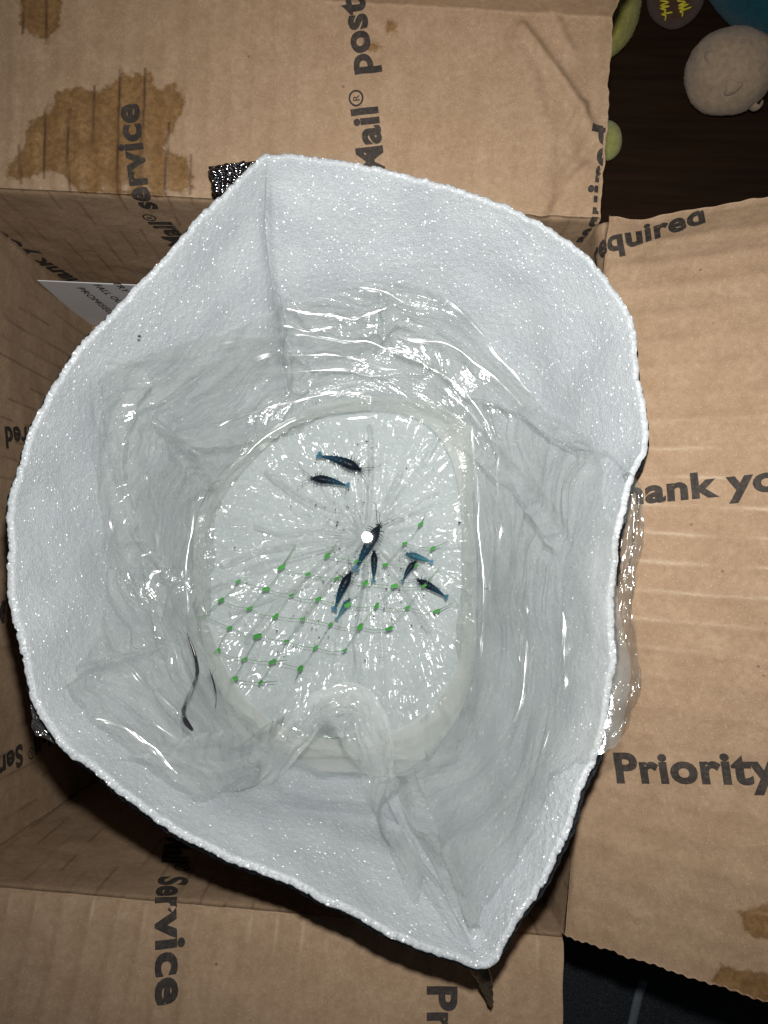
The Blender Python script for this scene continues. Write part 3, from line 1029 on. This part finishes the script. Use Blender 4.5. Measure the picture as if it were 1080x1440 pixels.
_wv = np.stack([cph * 3.6 + _n1 + XX * .02, sph * 3.6 + _n2 + YY * .01, fr[None] * 5 + 0 * cph], -1)
fw = np.concatenate([_wv, _wv[:, -1:]], 1)
vec_attr(bmm, "wr", fw); bmm.materials.append(M_BASEFILM)
link("gathered_bottom", bmm, None, bag)

# cloudy collar of doubled film round the water
ZW = ZB + .021
c_in = [(287, 800), (300, 722), (352, 650), (420, 596), (520, 577), (590, 590), (632, 640), (648, 720), (650, 840), (646, 925), (604, 996), (546, 1030), (478, 1040),
        (410, 1028), (350, 985), (306, 915), (290, 860)]
c_out = [(276, 800), (290, 716), (340, 640), (408, 586), (520, 558), (610, 568), (662, 600), (658, 720), (662, 840), (666, 940), (652, 992), (602, 1062), (556, 1092),
         (500, 1086), (420, 1078), (350, 1066), (312, 975), (282, 872)]
NC = 500
thc = np.linspace(-math.pi, math.pi, NC, endpoint=False)
ri, ro = polar(c_in)(thc), polar(c_out, 1)(thc)
rows = []
for k in range(16):
    f = k / 15
    r = ri + (ro - ri) * f
    z = ZW - .002 + .016 * f ** 1.2 + .0013 * perlin(np.cos(thc) * 9, np.sin(thc) * 9, f * 1.5) + .0003 * ridged(np.cos(thc) * 24, np.sin(thc) * 24, f * 3)
    rows.append(at(C0[0] + r * np.cos(thc), C0[1] + r * np.sin(thc), z))
cm = mesh_from("collar", np.stack(rows, 1), grid_faces(NC, 16, True, flip=sgn < 0)); cm.materials.append(M_COLLAR)
link("collar", cm, None, bag)


def ribbon(name, path, widths, zs, mat, seed, curl=.55, nc=22, dens=14, rel=1.0):
    p = catmull([(a, b, c, d) for (a, b), c, d in zip(path, widths, zs)], dens)
    cen3 = at(p[:, 0], p[:, 1], p[:, 3])
    w3 = p[:, 2] * (H - p[:, 3]) / F / 2
    T = np.gradient(cen3, axis=0); T /= np.linalg.norm(T, axis=1)[:, None]
    S = np.cross(T, np.array([0, 0, 1.0])); S /= np.linalg.norm(S, axis=1)[:, None]
    U = np.cross(S, T)
    s = np.linspace(-1, 1, nc)
    L = np.linspace(0, 1, len(p))[:, None] * len(path)
    side = s[None] * w3[:, None]
    tap = np.clip(np.minimum(L, len(path) - L) / (len(path) * .22), 0, 1)
    hgt = curl * tap * w3[:, None] * (1 - s[None] ** 2) + rel * tap * (.0022 * ridged(s[None] * 2.2 + seed + .5 * perlin(L, seed), L * .55, seed) + .0010 * ridged(s[None] * 6, L * 1.3, seed + 4))
    side = side + rel * .0016 * perlin(s[None] * 1.5, L * 1.6, seed + 9)
    P = cen3[:, None] + S[:, None] * side[..., None] + U[:, None] * hgt[..., None]
    me = mesh_from(name, P, grid_faces(len(p), nc)); me.materials.append(mat)
    return link(name, me, None, bag)


def foam_z(px, py):
    a = np.array([math.atan2(py - C0[1], px - C0[0])]); r = np.hypot(px - C0[0], py - C0[1])
    return float(wall_pt(a, t_at_radius(a, [r]))[0, 2])


pth = [(322, 1110), (356, 1096), (402, 1050), (440, 1005), (472, 985), (504, 988), (526, 1040), (536, 1110), (560, 1190), (590, 1260)]
zz = [foam_z(*p) + .006 for p in pth]
for i, v in ((2, -.050), (3, -.044), (4, -.040), (5, -.043), (6, -.048)): zz[i] = v
ribbon("folded_edge", pth, [60, 50, 42, 44, 46, 44, 46, 50, 60, 56], zz, M_ROLL, 3.3)
pth = [(446, 1010), (468, 1000), (500, 1003), (520, 1050), (530, 1092)]
ribbon("folded_edge", pth, [20, 60, 74, 60, 20], [-.056, -.052, -.050, -.056, -.062], M_ROLL, 8.1, .25)

M_RIMFOLD = mat_film("clear_rolled_film", .07, tint=(.84, .855, .86), milkc=(.7, .72, .72), rough=.10, base=.12, graz=.6, bumpd=.0002)
ribbon("rim_fold", [(880, 664), (889, 700), (885, 760), (875, 830), (875, 900), (881, 955), (868, 1005), (852, 1042)], [8, 24, 28, 26, 30, 32, 28, 10],
       [.040, .036, .034, .034, .034, .034, .036, .038], M_RIMFOLD, 5.2, .7, 26, 22)
ribbon("rim_fold", [(48, 985), (56, 1008), (72, 1030), (84, 1040)], [6, 20, 18, 6], [.058, .056, .056, .058], M_RIMFOLD, 9.2, .7, 20, 14)

M_FOLD = mat_film("clear_fold_film", .06, tint=(.98, .985, .982), milkc=(.92, .94, .93), rough=.21, base=.11, graz=.20, bumpd=.00006)
FOLD_LINES = [
    ([(205, 575), (240, 612), (300, 600), (370, 575), (440, 556), (520, 548)], 15), ([(150, 500), (230, 505), (330, 480), (420, 470), (500, 480)], 13),
    ([(190, 545), (280, 520), (380, 500), (470, 500), (560, 520)], 16), ([(260, 560), (350, 530), (450, 520), (540, 530)], 12), ([(400, 430), (450, 440), (500, 445), (545, 430)], 18),
    ([(440, 490), (500, 478), (560, 492), (620, 520)], 17), ([(560, 470), (620, 480), (690, 525), (745, 575), (800, 605), (880, 655)], 19), ([(600, 400), (650, 440), (700, 500), (750, 555)], 14),
    ([(620, 540), (670, 590), (720, 650), (765, 705), (800, 755)], 15), ([(590, 505), (650, 545), (690, 600)], 12), ([(380, 455), (430, 462), (480, 458)], 13), ([(480, 400), (540, 410), (590, 440)], 16),
    ([(130, 520), (135, 600), (150, 700), (165, 770), (205, 850), (245, 915), (275, 960)], 15), ([(165, 600), (170, 680), (195, 740), (205, 800)], 14), ([(205, 590), (200, 660), (215, 720), (225, 790)], 15),
    ([(240, 618), (272, 650), (272, 720), (262, 800), (265, 870)], 13), ([(180, 800), (215, 860), (250, 930)], 12), ([(300, 690), (345, 640), (400, 600), (440, 580)], 14), ([(145, 560), (160, 640), (180, 690)], 11),
    ([(90, 960), (150, 930), (200, 960), (260, 1010)], 14), ([(160, 1060), (230, 1070), (310, 1080), (370, 1060)], 15), ([(200, 1010), (270, 1050), (340, 1060)], 14), ([(130, 1010), (200, 1040), (250, 1090)], 12),
    ([(665, 600), (672, 700), (676, 800), (680, 900), (660, 985)], 14), ([(700, 640), (705, 740), (690, 830)], 11), ([(740, 900), (735, 980), (700, 1050), (640, 1110)], 13),
    ([(790, 860), (795, 960), (760, 1060), (690, 1150)], 12), ([(560, 1120), (580, 1180), (600, 1240), (640, 1310)], 15), ([(540, 1060), (600, 1075), (650, 1050)], 13), ([(720, 760), (740, 860), (730, 930)], 10)]
for k_, (pp, w_) in enumerate(FOLD_LINES):
    pc = catmull(pp, 3)
    pc = pc + np.stack([5 * perlin(pc[:, 0] * .03, pc[:, 1] * .03, k_ + .5), 5 * perlin(pc[:, 0] * .03, pc[:, 1] * .03, k_ + 9.5)], -1)
    uu = np.linspace(0, 1, len(pc))
    wd = w_ * (.15 + .95 * np.sin(math.pi * uu) ** .7) * (1 + .35 * perlin(uu * 5, k_ * 1.7))
    zf = [max(foam_z(x, y), ZB + .004) + .024 for x, y in pc]
    zf = np.array(zf); zm = np.maximum(np.median(zf), zf - .012)      # a fold bridges the hollows of the wall
    zf = .3 * zf + .7 * zm
    ribbon("film_fold", [tuple(q_) for q_ in pc], list(wd), zf, M_FOLD, 2.3 * k_ + .7, .50, 14, 5, .10)

# ================================================================== WATER
NW = 260
thw = np.linspace(-math.pi, math.pi, NW, endpoint=False)
rw = polar(c_in)(thw) * 1.012
ring = at(C0[0] + rw * np.cos(thw), C0[1] + rw * np.sin(thw), np.full(NW, ZW))
cpt = ring.mean(0)
rows = [cpt + (ring - cpt) * f for f in (0.02, .5, .92, .975, 1.0)]
for k, dz in ((3, .0004), (4, .0016)): rows[k][:, 2] += dz        # the water climbs the film a little
wme = mesh_from("water", np.stack(rows, 1), grid_faces(NW, 5, True, flip=sgn < 0)); wme.materials.append(M_WATER)
wme2 = link("water", wme)
bmw = bmesh.new(); bmw.from_mesh(wme); bmw.verts.ensure_lookup_table()
bmw.faces.new([bmw.verts[i * 5] for i in range(NW)]); bmesh.ops.recalc_face_normals(bmw, faces=bmw.faces[:])
for f in bmw.faces: f.smooth = True
bmw.to_mesh(wme); bmw.free()
tag(wme2, kind="structure")

# ================================================================== SHRIMP
M_SH = mat_shrimp("dark_blue_shell", (.004, .007, .014), (.012, .052, .090))
M_SHL = mat_shrimp("pale_blue_shell", (.03, .10, .14), (.08, .25, .34), .72)
M_FAN = mat_shrimp("blue_tail", (.012, .075, .125), (.03, .13, .20), .8)
M_EYE = mat_simple("black_eye", (.004, .004, .005), .15)


def shrimp_meshes(bend, seed):
    r = random.Random(seed)
    n = 44
    s = np.linspace(0, 1, n)
    x = s
    y = bend * .22 * (s - .15) ** 2 * np.sign(s - .15)
    z = .055 + .05 * np.sin(s * math.pi) - .04 * s
    wid = np.interp(s, [0, .05, .12, .25, .38, .5, .65, .8, .92, 1], [.008, .035, .075, .115, .118, .105, .085, .058, .038, .030])
    seg = np.where(s > .38, 1 + .07 * np.cos(s * 2 * math.pi * 9), 1.0)
    A = Acc()
    V, Fc = tube(np.stack([x, y, z], -1), wid * seg, 12, True, 1.05)
    A.add(V, Fc)
    # rostrum
    V, Fc = tube([(.04, 0, .085), (-.03, 0, .10), (-.10, 0, .108)], [.016, .010, .002], 6); A.add(V, Fc)
    # walking legs and swimmerets belong to the continuous body
    for k in range(5):
        for sd in (-1, 1):
            x0 = .14 + .055 * k; j = r.uniform(-.02, .02)
            V, Fc = tube([(x0, sd * .05, .05), (x0 - .03 + j, sd * .13, .03), (x0 - .01 + j, sd * (.18 + r.uniform(0, .05)), -.01)], [.011, .008, .004], 5)
            A.add(V, Fc)
    for k in range(4):
        for sd in (-1, 1):
            x0 = .47 + .09 * k
            V, Fc = tube([(x0, sd * .04, .03), (x0 + .04, sd * .075, .0)], [.018, .006], 5); A.add(V, Fc)
    body = A.mesh("body")
    A = Acc()
    yt = y[-1]
    for k, a in enumerate((-34, -17, 0, 17, 34)):
        ca, sa = math.cos(math.radians(a)), math.sin(math.radians(a))
        pts = [(0.965, yt), ]
        L = .15 if k != 2 else .12
        p = np.array([(0, .012), (.5 * L, .030), (.9 * L, .026), (L, 0), (.9 * L, -.026), (.5 * L, -.030), (0, -.012)])
        xy = np.stack([.975 + p[:, 0] * ca - p[:, 1] * sa, yt + p[:, 0] * sa + p[:, 1] * ca], -1)
        zz_ = .045 + .004 * abs(k - 2)
        V = np.concatenate([np.c_[xy, np.full(7, zz_)], np.c_[xy, np.full(7, zz_ - .006)]])
        Fc = [tuple(range(7)), tuple(range(13, 6, -1))] + [(i, i + 7, (i + 1) % 7 + 7, (i + 1) % 7) for i in range(7)]
        A.add(V, Fc)
    fan = A.mesh("fan", False)
    A = Acc()
    for sd in (-1, 1):
        for L, w in ((.42, .26), (.22, .12)):
            pts = catmull([(.03, sd * .02, .08), (-.10, sd * w * .5, .10), (-.10 - L * .5, sd * w, .09), (-.05 - L * .7, sd * (w + .12), .06)], 5)
            V, Fc = tube(pts, np.linspace(.0065, .003, len(pts)), 5); A.add(V, Fc)
    ant = A.mesh("antennae")
    eyes = []
    for sd in (-1, 1):
        V, Fc = uvsphere((.035, sd * .052, .085), .022, 8, 6); eyes.append(mesh_from("eye", V, Fc))
    return body, fan, ant, eyes


SH = [  # head px, tail px, depth over the floor, bend, pale?, label
    ((508, 662), (457, 635), .0065, .9, 0, "dark shrimp with white glints, nearest the top of the water"),
    ((437, 673), (486, 677), .0065, -.7, 0, "dark blue shrimp lying level, leftmost of all, below the glinting one"),
    ((534, 738), (502, 795), .0070, .1, 0, "blue shrimp half hidden by the round white flash reflection"),
    ((526, 774), (527, 814), .0065, -.3, 0, "small dark shrimp upright just below the flash reflection"),
    ((494, 804), (468, 850), .0075, .6, 0, "largest black shrimp lying slanted at the middle of the green net"),
    ((492, 842), (475, 868), .0055, .0, 1, "pale translucent blue shrimp beside the tail of the largest black one"),
    ((585, 789), (563, 811), .0080, 1.1, 0, "short black shrimp tilted beneath the greyish shrimp on the right"),
    ((571, 779), (605, 788), .0060, -.2, 1, "greyish blue shrimp just above the short black one"),
    ((586, 815), (626, 834), .0065, -.6, 0, "dark blue shrimp with bright blue tail, rightmost and lowest on the right"),
]
for i, (h, tl_, dz, bend, pale, lab) in enumerate(SH):
    body, fan, ant, eyes = shrimp_meshes(bend, i)
    z = ZB + .0095 + dz * .6
    a = at(*h, z); b = at(*tl_, z)
    L = np.linalg.norm(b - a) / .98
    o = empty("shrimp", tuple(a), lab, "shrimp", "blue shrimp in the bag of water")
    o.rotation_euler = (0, 0, math.atan2(b[1] - a[1], b[0] - a[0]))
    o.scale = (L, L * (1.0 if L > .014 else 1.15), L)
    for nm, me, mt in [("body", body, M_SHL if pale else M_SH), ("tail_fan", fan, M_SHL if pale else M_FAN), ("antennae", ant, M_SH)] + [("eye", e, M_EYE) for e in eyes]:
        me.materials.append(mt)
        c = bpy.data.objects.new(nm, me); COL.objects.link(c); c.parent = o

# ================================================================== GREEN NET
K7 = 460 / 1080
nodes = [(825, 462), (772, 528), (866, 541), (517, 566), (708, 597), (364, 604), (455, 628), (548, 641), (642, 660), (740, 667), (838, 665), (224, 652), (315, 675),
         (401, 698), (490, 709), (585, 728), (682, 735), (780, 737), (877, 750), (165, 711), (258, 741), (345, 768), (433, 776), (528, 795), (627, 802), (725, 804), (110, 766),
         (196, 804), (288, 832), (383, 848), (477, 868), (573, 877), (152, 883), (243, 907), (336, 917), (428, 940), (210, 972), (298, 985), (805, 600), (612, 585)]
npx = np.array([(240 + a * K7, 540 + b * K7) for a, b in nodes])
npx += np.stack([2.2 * perlin(npx[:, 0] * .05, npx[:, 1] * .05, 1), 2.2 * perlin(npx[:, 0] * .05, npx[:, 1] * .05, 6)], -1)
nz_ = ZB + .0165 + .003 * perlin(npx[:, 0] * .02, npx[:, 1] * .02, 3)
n3d = at(npx[:, 0], npx[:, 1], nz_)
net = empty("net", tuple(n3d.mean(0)), "torn piece of fine green plastic netting floating in the water", "net")
M_GREEN = mat_simple("green_plastic", (.055, .275, .05), .6, 0, .2, 300, spec=.2)
M_STRAND = mat_simple("thin_green_thread", (.12, .24, .10), .5, 0, .2, 300)
A = Acc()
used = set()
for i, (xa, ya) in enumerate(nodes):
    for j, (xb_, yb_) in enumerate(nodes):
        if i == j: continue
        dx, dy = xb_ - xa, yb_ - ya
        if (70 < dx < 112 and -12 < dy < 42) or (-80 < dx < -30 and 48 < dy < 98):
            mid = (n3d[i] + n3d[j]) / 2 + np.array([random.uniform(-.0006, .0006), random.uniform(-.0014, .0004), random.uniform(-.001, .0005)])
            pts = catmull([n3d[i], mid, n3d[j]], 4)
            V, Fc = tube(pts, .00014, 5); A.add(V, Fc)
for (ia, ddx, ddy) in ((26, -62, 6), (18, 55, -28), (10, 50, -60), (35, -18, 40), (36, -28, 60), (37, 55, -4), (2, 50, -22), (0, 15, -30), (5, 50, -75), (3, 35, -45), (32, -30, 25), (34, 50, -6)):
    e = at(240 + (nodes[ia][0] + ddx) * K7, 540 + (nodes[ia][1] + ddy) * K7, nz_[ia])
    V, Fc = tube([n3d[ia], (n3d[ia] + e) / 2, e], [.00034, .00024, .00012], 5); A.add(V, Fc)
sm = A.mesh("strands"); sm.materials.append(M_STRAND)
st = link("strands", sm, None, net)
kn_me = None
for i, p in enumerate(n3d):
    if kn_me is None:
        k = np.array([(-1, 0), (-.62, .42), (.62, .42), (1, 0), (.62, -.42), (-.62, -.42)]) * .0023
        V = np.concatenate([np.c_[k, np.full(6, .0003)], np.c_[k, np.full(6, -.0003)]])
        kn_me = mesh_from("knot", V, [tuple(range(6)), tuple(range(11, 5, -1))] + [(a, a + 6, (a + 1) % 6 + 6, (a + 1) % 6) for a in range(6)], False)
        kn_me.materials.append(M_GREEN)
    c = bpy.data.objects.new("knot", kn_me); COL.objects.link(c); c.parent = net
    c.matrix_parent_inverse = net.matrix_basis.inverted()
    c.location = tuple(p)
    ang = math.radians(random.choice([12, 30, 48, 25]) + random.uniform(-8, 8))
    c.rotation_euler = (random.uniform(-.4, .4), random.uniform(-.4, .4), ang)
    sc_ = random.uniform(.7, 1.2); c.scale = (sc_, sc_ * random.uniform(.8, 1.2), sc_)

# ================================================================== DARK FOLD EDGES, SPECKS, BUBBLES
M_DARK = mat_simple("dark_grey_fold_edge", (.014, .013, .016), .25, 0, .3, 200)


def strand(px, rad, lift, label):  # solid grey strip put in for the dark refracted edge of a film fold
    p = catmull(px, 8)
    z = np.array([foam_z(x, y) for x, y in px]) + lift
    zi = np.interp(np.linspace(0, 1, len(p)), np.linspace(0, 1, len(px)), z)
    P3 = at(p[:, 0], p[:, 1], zi)
    rr = np.interp(np.linspace(0, 1, len(p)), [0, .15, .5, .9, 1], np.array([.25, .6, 1, .8, .4]) * rad)
    V, Fc = tube(P3, rr, 8, True, .6)
    tag(link("dark_fold_edge", mesh_from("strand", V, Fc), M_DARK), label, "strand", "dark edges of film folds in the bag")


strand([(263, 890), (275, 925), (277, 950), (268, 973), (259, 995), (260, 1012), (271, 1027)], .0013, .036, "long dark grey S-shaped strand on the film left of the water")
strand([(294, 940), (301, 962), (304, 980), (303, 996)], .0005, .030, "short thin dark strand just right of the long S-shaped one")

A = Acc()
clus = [(480, 715, 22, 26), (500, 800, 30, 34), (430, 880, 24, 16), (550, 830, 40, 26), (520, 640, 60, 14), (460, 900, 60, 12), (520, 860, 60, 16)]
for cx, cy, sp2, n in clus:
    for _ in range(n):
        x, y = random.gauss(cx, sp2), random.gauss(cy, sp2 * .8)
        p = at(x, y, ZB + random.uniform(.009, .012))
        r = random.uniform(.00018, .00048)
        V, Fc = uvsphere(p, (r * random.uniform(.8, 1.8), r, r * .6), 6, 4); A.add(V, Fc)
for x, y, r in ((196, 473, .0005), (646, 735, .0006), (402, 1037, .0011), (330, 770, .0004), (684, 828, .0007)):  # the last one stands in for a shrimp's bluish reflection in the film
    z = max(foam_z(x, y), ZB) + .0125
    V, Fc = uvsphere(at(x, y, z), (r * 1.5, r, r * .6), 7, 5); A.add(V, Fc)
sk = A.mesh("specks"); sk.materials.append(mat_simple("dark_debris", (.03, .022, .016), .6))
tag(link("debris_specks", sk), "tiny dark specks of debris scattered over the bag bottom", "debris", kind="stuff")

M_BUB = mat_film("bubble_skin", .0, rough=.03, base=.10, bumpd=.0, graz=.75)
for lab, lst in (
        ("tiny air bubble in the cluster on the cloudy film at the water's lower right edge", [(600, 1008, 4, .02), (593, 1014, 3, .02), (616, 1036, 5, .018), (626, 1046, 3.5, .018), (620, 1030, 3, .018)]),
        ("tiny air bubble in the row on the film left of the water", [(254, 666, 3, .02), (262, 676, 3, .02), (258, 688, 2.4, .02), (228, 664, 2.6, .02)]),
        ("tiny air bubble of the pair on the film at the water's upper left", [(300, 634, 3, .02), (306, 640, 2.4, .02)]),
        ("lone tiny air bubble at the right edge of the water", [(660, 790, 3, .012)])):
    for x, y, r, dz in lst:
        z = max(foam_z(x, y), ZB) + dz
        V, Fc = uvsphere(at(x, y, z), r * (H - z) / F, 12, 8)
        tag(link("air_bubble", mesh_from("bubble", V, Fc), M_BUB), lab, "bubble", "air bubbles on the film")

# ================================================================== CARD TUCKED INTO THE BOX
ci = .012
cp0 = P_TOP.A - P_TOP.O * ci
Nw = -P_TOP.O
ctl = ray_plane(53, 395, cp0, Nw)
cU = P_TOP.U; cD = np.array([0, 0, -1.0])
hh = ctl[2] - (-WALLD + .002)
cardw = .10
leanv = -P_TOP.O * .0
card_pt = lambda u, t: ctl + cU * np.asarray(u)[..., None] + (cD + leanv) * (-np.asarray(t))[..., None] + Nw * .0004
V = []
for off_ in (0.0, -.0005):
    for u, t in ((0, 0), (cardw, 0), (cardw, -hh), (0, -hh)):
        V.append(ctl + cU * u + (cD + leanv) * (-t) + Nw * off_)
card = link("printed_card", mesh_from("card", np.array(V), [(0, 3, 2, 1), (4, 5, 6, 7), (0, 1, 5, 4), (1, 2, 6, 5), (2, 3, 7, 6), (3, 0, 4, 7)], False),
            mat_simple("white_card", (.62, .62, .64), .5, 0, .03, 60))
tag(card, "white printed card standing in the far left corner of the box", "card")
cN = np.cross(cU, -(cD + leanv)); cN /= np.linalg.norm(cN)


def card_inv(px, py):
    Pp = ray_plane(px, py, ctl, cN) - ctl
    D = -(cD + leanv)
    return np.array([Pp @ cU, (Pp @ D) / (D @ D)])


for s_, iA, a, iB, b in (("PROMISED", 0, (107, 402), 7, (147, 434)), ("FALL OUT", 0, (130, 398), 6, (160, 420)), ("TRY TO", 0, (157, 395), 3, (174, 409))):
    lettering(lambda u, t: card_pt(u, t) + cN * .0003, s_, iA, card_inv(*a), iB, card_inv(*b), .0042, card, off=.0, mat=mat_simple("card_ink", (.02, .02, .025), .6))

# ================================================================== PLUSH TOYS ON THE TABLE
def plush_mat(name, col): return mat_simple(name, col, .95, 0, .18, 260, .0012, .25, .1)


def blob(name, c, r, mat, parent=None, seed=0, amp=.05, ns=64, nr=40, rot=0.0):
    V, Fc = uvsphere((0, 0, 0), 1.0, ns, nr)
    n = 1 + amp * perlin(V[:, 0] * 1.6 + seed, V[:, 1] * 1.6, V[:, 2] * 1.6) + amp * .25 * perlin(V[:, 0] * 7 + seed, V[:, 1] * 7, V[:, 2] * 7)
    V = V * n[:, None] * np.asarray(r)
    ca, sa = math.cos(rot), math.sin(rot)
    V = np.c_[V[:, 0] * ca - V[:, 1] * sa, V[:, 0] * sa + V[:, 1] * ca, V[:, 2]] + np.asarray(c)
    return link(name, mesh_from(name, V, Fc), mat, parent)


def fuzz(o, n, ln, seed):
    """short pile over a plush part"""
    r_ = np.random.default_rng(seed)
    me = o.data; nv_ = len(me.vertices)
    co = np.empty(nv_ * 3); me.vertices.foreach_get('co', co); co = co.reshape(-1, 3)
    no = np.empty(nv_ * 3); me.vertex_normals.foreach_get('vector', no); no = no.reshape(-1, 3)
    fi = r_.integers(0, len(me.polygons), n)
    vi = np.array([me.polygons[i].vertices[:] for i in fi])
    w = r_.dirichlet((1, 1, 1, 1), n)
    P = (co[vi] * w[..., None]).sum(1); Nn = (no[vi] * w[..., None]).sum(1)
    d = Nn + r_.normal(0, .55, (n, 3)); d /= np.linalg.norm(d, axis=1)[:, None]
    sd = np.cross(d, r_.normal(size=(n, 3))); sd /= np.linalg.norm(sd, axis=1)[:, None]
    L_ = ln * r_.uniform(.5, 1.3, (n, 1))
    V = np.stack([P + sd * .00011, P - sd * .00011, P + d * L_], 1).reshape(-1, 3)
    f = np.arange(n * 3).reshape(-1, 3)
    f_ = mesh_from("pile", V, f, False); f_.materials.append(me.materials[0])
    tag(link("pile", f_, None, o), kind="stuff")


M_GREY = plush_mat("grey_beige_plush", (.43, .31, .205))
g_c = at(1026, 101, ZT + .026)
pg = empty("plush_toy", (g_c[0], g_c[1], ZT), "round grey beige plush toy with small stubby ears on the dark table", "plush toy")
fuzz(blob("body", g_c, (.0275, .0245, .025), M_GREY, pg, 1, .05), 5000, .0005, 1)
for x, y, s_, ro in ((996, 84, .0062, .4), (1032, 126, .0068, 2.2), (1060, 152, .0052, 1.2)):
    r0 = rays(x, y); r0 = r0 / np.linalg.norm(r0)
    oc = CAMP - g_c; b_ = oc @ r0; disc = b_ * b_ - (oc @ oc - .0245 ** 2)
    p = CAMP + r0 * (-b_ - math.sqrt(max(disc, 0)))
    # soft folded ear: a little cone squeezed flat
    A = Acc()
    d0 = (p - g_c); d0 /= np.linalg.norm(d0)
    side = np.array([math.cos(ro), math.sin(ro), .3])
    pts = [p - d0 * .002, p + d0 * .001 + side * .001, p + d0 * .0034 + side * .0040, p + d0 * .0036 + side * .0075]
    V, Fc = tube(catmull(pts, 4), np.interp(np.linspace(0, 1, 13), [0, .4, 1], [s_ * .9, s_ * .8, s_ * .15]), 12, True, .45, up=d0)
    link("ear", mesh_from("ear", V, Fc), M_GREY, pg)

M_YEL = plush_mat("yellow_green_plush", (.36, .33, .075))
yc = at(858, 10, ZT + .020)
py_ = empty("plush_toy", (yc[0], yc[1], ZT), "yellow green plush toy peeking out from under the back flap", "plush toy")
fuzz(blob("body", at(862, 0, ZT + .022), (.0175, .036, .020), M_YEL, py_, 5, .04, rot=-.12), 12000, .0008, 2)
blob("arm", at(854, 198, ZT + .009), (.0092, .0125, .009), plush_mat("pale_yellow_plush", (.40, .40, .13)), py_, 8, .03, 40, 24)
blob("side", at(815, 110, ZT + .010), (.012, .040, .010), M_YEL, py_, 9, .03, 40, 24)

bc = at(950, -6, ZT + .016)
pb = empty("plush_toy", (bc[0], bc[1], ZT), "brown plush foot with two columns of yellow zigzag stitches", "plush toy")
fuzz(blob("body", bc, (.0178, .0195, .015), plush_mat("brown_plush", (.085, .042, .024)), pb, 12, .02), 9000, .0005, 3)
M_STITCH = mat_simple("yellow_thread", (.62, .52, .03), .5, 0, .15, 500)


def on_brown(x, y):
    r0 = rays(x, y); sc3 = np.array([.0178, .0195, .015]) * 1.035
    oc = (CAMP - bc) / sc3; rd = r0 / sc3
    a_ = rd @ rd; b_ = oc @ rd; c_ = oc @ oc - 1
    dd = max(b_ * b_ - a_ * c_, 0)
    return CAMP + r0 * ((-b_ - math.sqrt(dd)) / a_)


for col_ in ([(928, 1), (940, 3), (928, 8), (941, 9), (928, 12), (936, 14), (934, 19), (946, 17), (930, 20), (936, 22), (935, 29)],
             [(952, 1), (964, 3), (953, 8), (968, 6), (954, 12), (962, 12), (957, 16), (972, 10), (956, 16), (960, 18), (959, 23)]):
    pts = np.array([on_brown(x, y) for x, y in col_])
    V, Fc = tube(catmull(pts, 3), .00055, 6)
    link("stitch", mesh_from("stitch", V, Fc), M_STITCH, pb)

tc_ = at(1100, -22, ZT + .022)
pt_ = empty("plush_toy", (tc_[0], tc_[1], ZT), "teal blue plush toy at the top right corner behind the grey one", "plush toy")
fuzz(blob("body", tc_, (.050, .036, .026), plush_mat("teal_plush", (.008, .072, .098)), pt_, 20, .04, rot=-.45), 12000, .0009, 4)
